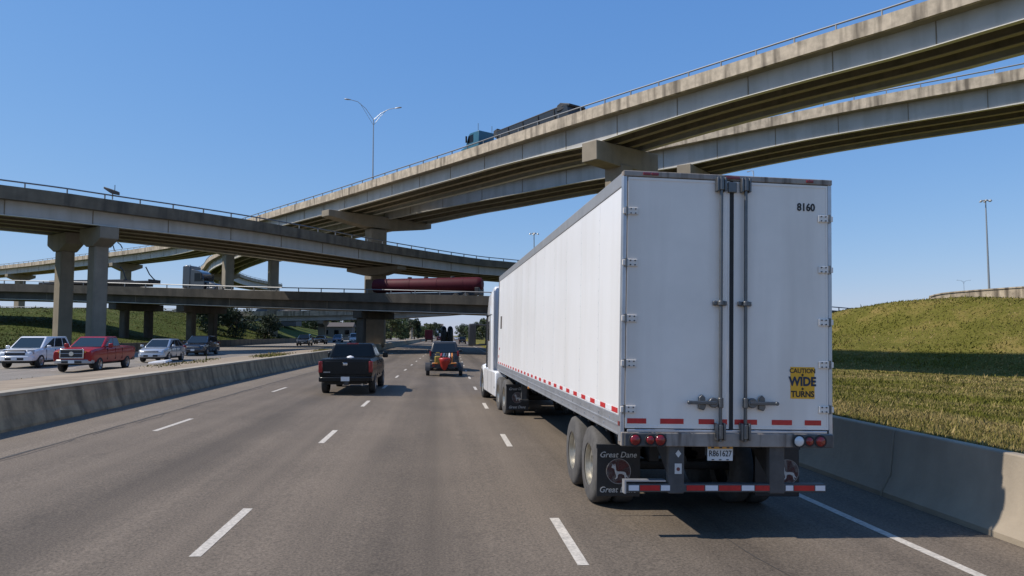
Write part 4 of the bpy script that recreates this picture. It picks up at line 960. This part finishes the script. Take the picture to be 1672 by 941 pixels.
TR = [make_tree('oak_tree', 'x', 11, 11, 'leaf_dark', 1, 'x', 2600), make_tree('elm_tree', 'x', 9, 9, 'leaf_mid', 2, 'x', 2200), make_tree('ash_tree', 'x', 12, 8, 'leaf_olive', 3, 'x', 2200), make_tree('cedar_tree', 'x', 10, 5.5, 'leaf_dark', 4, 'x', 1800)]
used = set(); rr = random.Random(5)
def tree(k, x, y, s, label, group, z=None):
    o = TR[k] if k not in used else copy_tree(TR[k]); used.add(k)
    o.location = (x, y, float(gz(x, y)) if z is None else z); o.scale = (s, s, s*rr.uniform(.9, 1.1)); o.rotation_euler = (0, 0, rr.uniform(0, 6.28)); o['label'] = label; o['group'] = group; o['category'] = 'tree'
    return o
for k, x, y, s in ((0, -41., 138., .62), (1, -46, 150, .6), (0, -37.5, 142, .5), (0, -34., 150, .52)):
    tree(k, x, y, s, 'dark spreading tree on the left bank behind the low bridge columns', 'trees on the left bank behind the low bridge')
# trees lining the road beyond the bridges (picture column -> place)
def roadtree(px, y, s, k, lab, grp): tree(k, (px-716)*y/1207., y, s, lab, grp)
for px, y, s, k in ((640, 250, .70, 2), (655, 262, .85, 1), (648, 380, .85, 2), (668, 360, .95, 1), (690, 420, .8, 1), (700, 470, .8, 2), (712, 560, .95, 0), (626, 280, .7, 0), (664, 430, .8, 2), (684, 520, 1., 1)):
    roadtree(px, y, s, k, 'leafy tree in the row left of the road beyond the bridges', 'trees left of the road beyond the bridges')
roadtree(677, 250, .80, 3, 'narrow dark cedar standing alone left of the distant road', None); 
for px, y, s, k in ((768, 420, .75, 1), (776, 380, .85, 1), (786, 330, .8, 0), (795, 300, .8, 2), (760, 520, .9, 0), (752, 600, 1., 1), (806, 290, .8, 0), (820, 280, .9, 1), (772, 500, .85, 2)):
    roadtree(px, y, s, k, 'leafy tree in the row right of the road beyond the bridges', 'trees right of the road beyond the bridges')
for px, y, s, k in ((462, 260, .6, 1), (486, 250, .55, 2), (502, 270, .6, 1), (520, 300, .7, 0), (548, 280, .6, 2), (566, 260, .6, 1), (584, 290, .8, 0)):
    roadtree(px, y, s, k, 'small tree on the far slope seen beneath the low bridge', 'trees on the far slope beneath the low bridge')
# far-off woods along the horizon, one mass
rng = np.random.default_rng(21); cl = []
for k in range(300):
    a = rng.uniform(-.75, .62); d = rng.uniform(420, 900); x, y = math.sin(a)*d, math.cos(a)*d
    if abs(x-float(sh(y))) < 30: continue
    g = float(gz(x, y)); 
    for q in range(4): cl.append((np.array([x+rng.normal()*9, y+rng.normal()*9, g+rng.uniform(1, 8)]), rng.uniform(4, 8)))
V, Fc = leaf_cloud(42000, cl, 2.1, rng); o = bpy.data.objects.new('distant_woods', np_mesh('distant_woods', V, Fc, 'leaf_dark')); COL.objects.link(o); tag(o, 'dark band of woods along the horizon', 'woods', kind='stuff')
# far buildings left of the road
for px, y, w0, h, d, lab in ((463, 230, 12, 3.6, 9, 'long low dark building furthest left beneath the low bridge'), (556, 250, 10, 4, 8, 'low brown roofed building right of the distant bridge pier'), (708, 640, 16, 9, 14, 'small white building at the far end of the road')):
    x = (px-716)*y/1207.; t = thing('building', lab, 'building', (x, y, float(gz(x, y))-.3))
    wl = MB().b2((-w0/2, -d/2, 0), (w0/2, d/2, h)).build('wall', 'building_wall' if px != 708 else 'white_panel', t, smooth=0)
    MB().prism([(-d/2-.4, h), (d/2+.4, h), (0, h+d*.18)], 'x', -w0/2-.4, w0/2+.4).build('roof', 'building_roof', t, smooth=0)
    for k in range(3): MB().box((-w0/2+w0*(k+.5)/3, -d/2-.02, h*.55), (w0*.14, .1, h*.35)).build('window', 'glass_dark', t, smooth=0)

# ------------------------------------------------------------------ grass: blades over the near field and the left bank
def blades(n, gen, name, label, hk=1., tk=.86):
    x, y = gen(n); d = np.hypot(x, y); n = len(x); z = gz(x, y)
    rng = np.random.default_rng(9)
    patch = np.sin(x*.21+np.sin(y*.17)*2)*np.sin(y*.26+x*.07) + .5*np.sin(x*.9+y*.6)
    bare = np.sin(x*.37+1.3*np.sin(y*.21))*np.sin(y*.33+.9*np.sin(x*.27)) + .6*np.sin(x*1.1+y*.8)*np.sin(y*1.3-x*.6)+rng.normal(size=n)*.2
    hgt = np.where(bare > .75, .35, 1.)*(.62+.38*sstep(9., 26., y))*hk*rng.uniform(.035, .105, n)*(1+.35*np.clip(patch, -1, 1))*np.clip(.8+d/90, .8, 1.5)*np.where(rng.random(n) < .02, 2.6, 1.)
    wd = np.clip(.008+d*.0008, .010, .08)*rng.uniform(.6, 1.4, n); a = rng.uniform(0, 6.28, n); lean = rng.normal(size=(n, 2))*.45*hgt[:, None] + np.array([.12, 0])*hgt[:, None]
    c, s = np.cos(a)*wd, np.sin(a)*wd
    V = np.stack([np.stack([x-c, y-s, z-.03], -1), np.stack([x+c, y+s, z-.03], -1), np.stack([x+lean[:, 0], y+lean[:, 1], z+hgt], -1)], 1).reshape(-1, 3)
    me = np_mesh(name, V, np.arange(n*3).reshape(-1, 3), 'grass_blades')
    g = np.array([.140, .142, .024]); st = np.array([.38, .285, .125]); mix = np.clip(.45+.25*bare-.38*patch+.25*np.sin(x*.33+1)*np.sin(y*.41)+rng.normal(size=n)*.24, 0, 1)[:, None]
    colr = (g*(1-mix)+st*mix)*rng.uniform(.55, 1.2, n)[:, None]*tk
    at = me.color_attributes.new('tint', 'FLOAT_COLOR', 'CORNER'); at.data.foreach_set('color', np.repeat(np.concatenate([colr, np.ones((n, 1))], 1), 3, axis=0).reshape(-1).astype(np.float32))
    o = bpy.data.objects.new(name, me); COL.objects.link(o); tag(o, label, 'grass', kind='stuff'); return o
def gen_right(n):
    rng = np.random.default_rng(3); y = np.exp(rng.uniform(math.log(5.), math.log(100.), n)); x = 7.25 + rng.random(n)**1.3*(y*.95+6)
    k = (x < y*1.05+9) & (gz(x, y) > -2); return x[k], y[k]
blades(420000, gen_right, 'grass', 'rough green and straw coloured grass covering the bank and field on the right')
def gen_left(n):
    rng = np.random.default_rng(4); y = rng.uniform(45, 185, n); x = -34.5-rng.random(n)*48; return x, y
blades(70000, gen_left, 'bank_grass', 'green grass covering the left bank beneath the bridges', .7, .5)  # low tint darkens these blades to stand in for bridge shade
def gen_med(n):
    rng = np.random.default_rng(6); y = rng.uniform(12, 110, n); x = rng.uniform(-14.3, -9.75, n)+sh(y); k = np.sin(y*.31+x*1.3)+np.sin(y*.11-x*.7)+rng.normal(size=n)*.35 > .95; return x[k], y[k]
blades(16000, gen_med, 'median_weeds', 'dry weeds growing on the dirt median behind the left barrier', .75)
o = thing('debris', 'pale scrap of torn packaging lying on the dirt median below the red pickup', 'litter', (-14.2, 39.6, .86))
m = MB(); m.loft([[(-.5, -.2, 0), (.4, -.3, .05), (.55, .2, .12), (-.3, .3, .05)], [(-.48, -.18, .06), (.38, -.28, .14), (.5, .18, .2), (-.3, .28, .12)]]); m.build('scrap', 'white_panel', o, smooth=0)

# ------------------------------------------------------------------ lamps
def lamp_head(parent, p, d, s=1.):
    """cobra head luminaire pointing along d"""
    a = math.atan2(d[1], d[0]); m = MB()
    rings = []
    for t, hw, h in ((0, .05, .05), (.15, .11, .08), (.45, .17, .11), (.75, .14, .09), (.85, .05, .04)):
        rings.append([(t*s, hw*math.cos(q)*s, h*math.sin(q)*s*(.6 if math.sin(q) < 0 else 1)) for q in np.linspace(0, 2*math.pi, 10, endpoint=False)])
    m.loft(rings); m.bm.transform(Matrix.Translation(p) @ Matrix.Rotation(a, 4, 'Z') @ Matrix.Rotation(-.12, 4, 'Y')); return m.build('lamp_head', 'pole_steel', parent, smooth=50)
def street_lamp(name, label, loc, h, arms, rise=2.2, r=.11, hs=1.):
    t = thing(name, label, 'street lamp', loc)
    MB().tube([(0, 0, -.3), (0, 0, h)], [r, r*.6], 10).build('pole', 'pole_steel', t)
    MB().lathe([(0, r*2), (.25, r*2), (.3, r)], (0, 0, 0), 'z', 10).build('base', 'pole_steel', t)
    for dx, dy, dz in arms:
        am = MB(); am.tube([(0, 0, h-.1), (dx*.35, dy*.35, h+dz*.55), (dx*.7, dy*.7, h+dz*.9), (dx, dy, h+dz)], r*.38, 6)
        am.tube([(0, 0, h-.9), (dx*.3, dy*.3, h+dz*.3-.1), (dx*.6, dy*.6, h+dz*.82)], r*.28, 6); ao = am.build('arm', 'pole_steel', t)
        L = math.hypot(dx, dy); lamp_head(ao, (dx, dy, h+dz), (dx/L, dy/L), hs)
    return t
p, ang = cpt(atC, SC, PC, -10.3, 106.4, 1.0, -.3)
street_lamp('street_lamp', 'twin arm street lamp standing on the parapet of the tallest flyover', p, 9.6, ((-3.3, .4, 2.9), (3.1, -.4, 1.6)), hs=1.15)
def high_mast(label, loc, h, n=6, r=.22, hr=1.0, arm=None):
    t = thing('high_mast_light', label, 'light mast', loc); MB().tube([(0, 0, -.5), (0, 0, h)], [r, r*.45], 12).build('pole', 'pole_steel', t)
    ring = MB(); ring.lathe([(-.1, hr*.45), (-.1, hr*.55), (.1, hr*.55), (.1, hr*.45), (-.1, hr*.45)], (0, 0, h), 'z', 20)
    for k in range(n): a = 2*math.pi*k/n; ring.tube([(0, 0, h), (math.cos(a)*hr*.9, math.sin(a)*hr*.9, h-.05)], .05, 6)
    rg = ring.build('lamp_ring', 'pole_steel', t)
    for k in range(n):
        a = 2*math.pi*k/n; MB().lathe([(-.25, .26), (-.2, .28), (.0, .16), (.1, .08)], (math.cos(a)*hr, math.sin(a)*hr, h), 'z', 10).build('lamp_head', 'pole_steel', rg)
    return t
high_mast('tall high mast light with a ring of lamps behind the grassy bank on the right', (111.6, 140, 3), 26.9, hr=.95, r=.26)
street_lamp('street_lamp', 'small distant twin lamp left of the tall mast above the grassy bank', (227.4, 300, 12), 13.6, ((-2.5, 0, .5), (2.5, 0, .5)))
high_mast('slim light mast whose head shows just above the trailer roof on the left', (20.74, 160, 0), 24.6, 4, hr=.85)
street_lamp('lamp_post', 'thin lamp post tip showing above the trailer roof under the rear flyover', (48.9, 110, 1), 27., ((0, 1.5, .2),), r=.10)
p, ang = cpt(atB, SB, PB, -29.3, 70.2, .12, .05)
t = thing('floodlight', 'small floodlight on a short bracket on the middle flyover parapet at upper left', 'floodlight', p)
MB().tube([(0, 0, 0), (0, 0, .55)], .06, 8).build('bracket', 'pole_steel', t)
m = MB(); m.loft([[(-.75, -.16, .98), (-.75, .16, .98), (-.75, .16, 1.16), (-.75, -.16, 1.16)], [(-.1, -.26, .55), (-.1, .26, .55), (-.1, .26, .95), (-.1, -.26, .95)], [(.55, -.22, .42), (.55, .22, .42), (.55, .22, .72), (.55, -.22, .72)]]); m.build('lamp_head', 'building_roof', t, bevel=.05, smooth=40)
MB().tube([(.18, 0, .7), (.18, 0, 1.35)], .03, 6).build('antenna', 'plastic_black', t)
# drooping pipes and cables by the far flyover pier
def bpix(px, py, Y):                                # only used to read survey points: picture column/row at a chosen distance Y
    th, ph = R(5.666), R(3.650); fw = Vector((math.sin(th)*math.cos(ph), math.cos(th)*math.cos(ph), math.sin(ph))); rt = Vector((math.cos(th), -math.sin(th), 0)); up = rt.cross(fw)
    d = fw+rt*((px-836)/1207)-up*((py-470.5)/1207); return Vector((0, 0, 2.3))+d*(Y/d.y)
for lab, pts in (('dark drooping cable from the far pier cap down to the low bridge on its right', [(238, 436), (244, 448), (250, 455), (256, 460)]), ('dark drooping cable on the left side of the far pier', [(196, 436), (201, 442), (204, 452), (206, 457)])):
    o = MB().tube([bpix(a, b, 121.5) for a, b in pts], .09, 6).build('cable', 'plastic_black', None); tag(o, lab, 'cable')
for k, (lab, pts) in enumerate((('leftmost small leaning sign post on the far flyover', [(187, 410), (185, 402), (183, 399)]), ('bent lamp post on the far flyover right of the leaning sign post', [(200, 406), (197, 400), (192, 396)]))):
    o = MB().tube([bpix(a, b, 205) for a, b in pts], .14, 6).build('post', 'plastic_black', None); tag(o, lab, 'post')

# ------------------------------------------------------------------ lorries up on the bridges
def on(at, S, P, x, y, o): return cpt(at, S, P, x, y, o, 0)
def rig_wheels(t, ys, r=.5, hw=1.15):
    for y in ys:
        for s in (-1, 1): wheel(t, s*(hw-.15), y, r, .3, 'steel_wheel', side=s, spokes=0, seg=20)
def tractor(name, label, loc, rz, paint, sleeper=True, tall=3.0):
    t = thing(name, label, 'truck', loc, rz)
    c = MB(); c.prism([(-.2, .8), (2.4, .8), (2.4, 1.9), (1.95, tall-.25), (1.6, tall), (-.2, tall+(.5 if sleeper else 0))], 'x', -1.15, 1.15); c.build('cab', paint, t, bevel=.08, smooth=40)
    MB().prism([(2.38, .75), (4.0, .75), (4.05, 1.35), (3.8, 1.6), (2.38, 1.85)], 'x', -.85, .85).build('hood', paint, t, bevel=.1, smooth=40)
    for s in (-1, 1):
        MB().prism([(.9, 1.9), (2.2, 1.9), (1.9, tall-.3), (.9, tall-.25)], 'x', s*1.12, s*1.165).build('side_window', 'glass_dark', t, smooth=0)
        MB().tube([(s*1.02, .1, .9), (s*1.02, .1, tall+.9)], .08, 8).build('exhaust_stack', 'chrome', t); MB().b2((s*1.25, 2.0, tall-1.1), (s*1.45, 2.15, tall-.3)).build('mirror', 'plastic_black', t, bevel=.03, smooth=0)
        MB().b2((s*.62, 2.7, .55), (s*1.15, 4.05, 1.1)).build('wing', paint, t, bevel=.12, smooth=40)
    MB().prism([(1.72, tall-.28), (2.34, 1.98), (2.42, 2.0), (1.80, tall-.24)], 'x', -1.0, 1.0).build('windshield', 'glass_dark', t, smooth=0)
    MB().b2((-.5, -3.6, .65), (.5, 3.8, .92)).build('chassis', 'black_steel', t, smooth=0); MB().box((0, 4.05, 1.05), (.9, .1, .7)).build('grille', 'chrome', t, bevel=.03, smooth=0)
    rig_wheels(t, (3.2, -2.8, -1.55)); return t
def heading(a, rev=False): return a-math.pi/2+(math.pi if rev else 0)
# blue dump rig on the tallest flyover, heading down to the left
p, a = on(atC, SC, PC, 3.1, 86.5, 2.1); p.z = ZC-.85
tr = tractor('dump_truck_tractor', 'blue tractor unit with upright exhausts on the tallest flyover', p, heading(a), 'teal_paint', False, 3.1)
p, a = on(atC, SC, PC, 8.2, 78.9, 2.7); p.z = ZC-.85
t = thing('dump_trailer', 'long dark open topped dump trailer behind the blue tractor on the tallest flyover', 'trailer', p, heading(a))
m = MB(); m.loft([[(-1.0, y, zb), (1.0, y, zb), (1.26, y, zt), (-1.26, y, zt)] for y, zb, zt in ((-6.2, 1.5, 2.62), (-5.6, 1.05, 2.58), (5.2, 1.0, 2.34), (5.9, 1.4, 2.34))]); hull = m.build('hopper', 'hopper_navy', t, smooth=0)
cutb = MB().loft([[(-.9, y, 1.4), (.9, y, 1.4), (1.12, y, 3.), (-1.12, y, 3.)] for y in (-5.7, 5.5)]).build('cutter', 'black_steel', smooth=0); cut(hull, [cutb])
for y in (-4.2, -1.6, 1., 3.6):
    for s in (-1, 1): MB().loft([[(s*1.02, y+d, 1.05), (s*1.10, y+d, 1.05), (s*1.33, y+d, 2.47-y*.022), (s*1.24, y+d, 2.47-y*.022)] for d in (-.06, .06)]).build('rib', 'black_steel', t, smooth=0)
MB().tube([(-1.15, -5.6, 2.66), (-1.15, 0, 2.54), (-1.15, 5.7, 2.42)], [.13, .10, .08]).build('tarp_roll', 'plastic_black', t)
MB().loft([[(-1.15, -6.5, 2.5), (1.15, -6.5, 2.5), (1.15, -6.5, 2.7), (-1.15, -6.5, 2.7)], [(-1.28, -5.2, 2.2), (1.28, -5.2, 2.2), (1.28, -5.2, 3.05), (-1.28, -5.2, 3.05)], [(-1.28, -4.6, 2.2), (1.28, -4.6, 2.2), (1.2, -4.6, 2.9), (-1.2, -4.6, 2.9)]]).build('tarp_housing', 'plastic_black', t, bevel=.06, smooth=40)
MB().loft([[(-1.22, 5.7, 1.5), (1.22, 5.7, 1.5), (1.22, 5.7, 2.75), (-1.22, 5.7, 2.75)], [(-1.22, 6.4, 1.9), (1.22, 6.4, 1.9), (1.22, 6.4, 2.6), (-1.22, 6.4, 2.6)]]).build('front_board', 'black_steel', t, bevel=.04, smooth=0)
MB().b2((-.5, -6.0, .7), (.5, 7.6, 1.08)).build('chassis', 'black_steel', t, smooth=0); rig_wheels(t, (-5.0, -3.7))
# red tanker on the low bridge
p, a = on(atA, SA, PA, -1.9, 90.7, 2.6); dz = -.85
t = thing('tanker_trailer', 'long dark red tanker trailer on the lowest bridge', 'trailer', (p.x, p.y, p.z+dz), heading(a, True))
prof = [(-7.4, 0), (-7.4, .6), (-7.15, .82), (-6.8, .90), (6.6, .90), (7.0, .82), (7.2, .5), (7.2, 0)]
MB().lathe(prof, (0, 0, 2.12), 'y', 28).build('tank', 'maroon_paint', t, smooth=45)
for y in (-5., -1.6, 2., 5.): MB().lathe([(-.04, .89), (-.04, .93), (.04, .93), (.04, .89), (-.04, .89)], (0, y, 2.12), 'y', 28).build('tank_band', 'maroon_paint', t)
for y in (-3.5, 0, 2.2): MB().lathe([(0, .28), (.16, .28), (.2, .2), (.2, 0)], (0, y, 2.98), 'z', 14).build('manhole', 'black_steel', t)
MB().b2((-.5, -6.6, .75), (.5, 6.2, 1.15)).build('chassis', 'black_steel', t, smooth=0); MB().b2((-1.1, -7.25, .75), (1.1, -6.7, 1.7)).build('rear_cabinet', 'plastic_black', t, bevel=.06, smooth=0); rig_wheels(t, (-5.6, -4.3))
# grey truck and flatbed on the low bridge at left
p, a = on(atA, SA, PA, -35.2, 102., 3.4)
t = tractor('truck_tractor', 'grey sleeper tractor unit on the lowest bridge left of the slim column', (p.x, p.y, p.z+dz), heading(a), 'grey_paint', True, 3.3)
MB().prism([(-.9, 1.0), (.3, 1.0), (.3, 4.0), (-.3, 4.15), (-.9, 4.0)], 'x', -1.22, 1.22).build('sleeper', 'grey_paint', t, bevel=.12, smooth=40)
p, a = on(atA, SA, PA, -47.6, 106., 3.4)
t = thing('flatbed_trailer', 'long dark empty flatbed trailer behind the grey tractor on the lowest bridge', 'trailer', (p.x, p.y, p.z+dz), heading(a))
MB().b2((-1.25, -9.0, 1.25), (1.25, 8.6, 1.55)).build('bed', 'black_steel', t, bevel=.03, smooth=0); MB().b2((-.5, -8.6, .8), (.5, 8., 1.25)).build('chassis', 'black_steel', t, smooth=0)
MB().b2((-1.25, 8.5, 1.55), (1.25, 8.62, 1.75)).build('headboard', 'black_steel', t, bevel=.02, smooth=0); rig_wheels(t, (-7.4, -6.1))
for y in (-6, -2, 3): MB().b2((-1.0, y-1.5, 1.55), (1.0, y+1.5, 1.8)).build('timber_load', 'plastic_black', t, bevel=.03, smooth=0)
# sunlit pole beyond the bridges
x, y = (672-716)*300/1207., 300.
t = thing('billboard_pole', 'pale lit pole with a slanted top left of the distant road', 'pole', (x, y, float(gz(x, y)))); MB().tube([(0, 0, 0), (0, 0, 7.)], .6, 10).build('post', 'cap_light', t); MB().prism([(-4.8, 9.6), (-4.4, 10.1), (.6, 7.6), (.6, 6.8), (-.4, 6.9)], 'y', -.4, .4).build('bracket', 'cap_light', t, smooth=0)
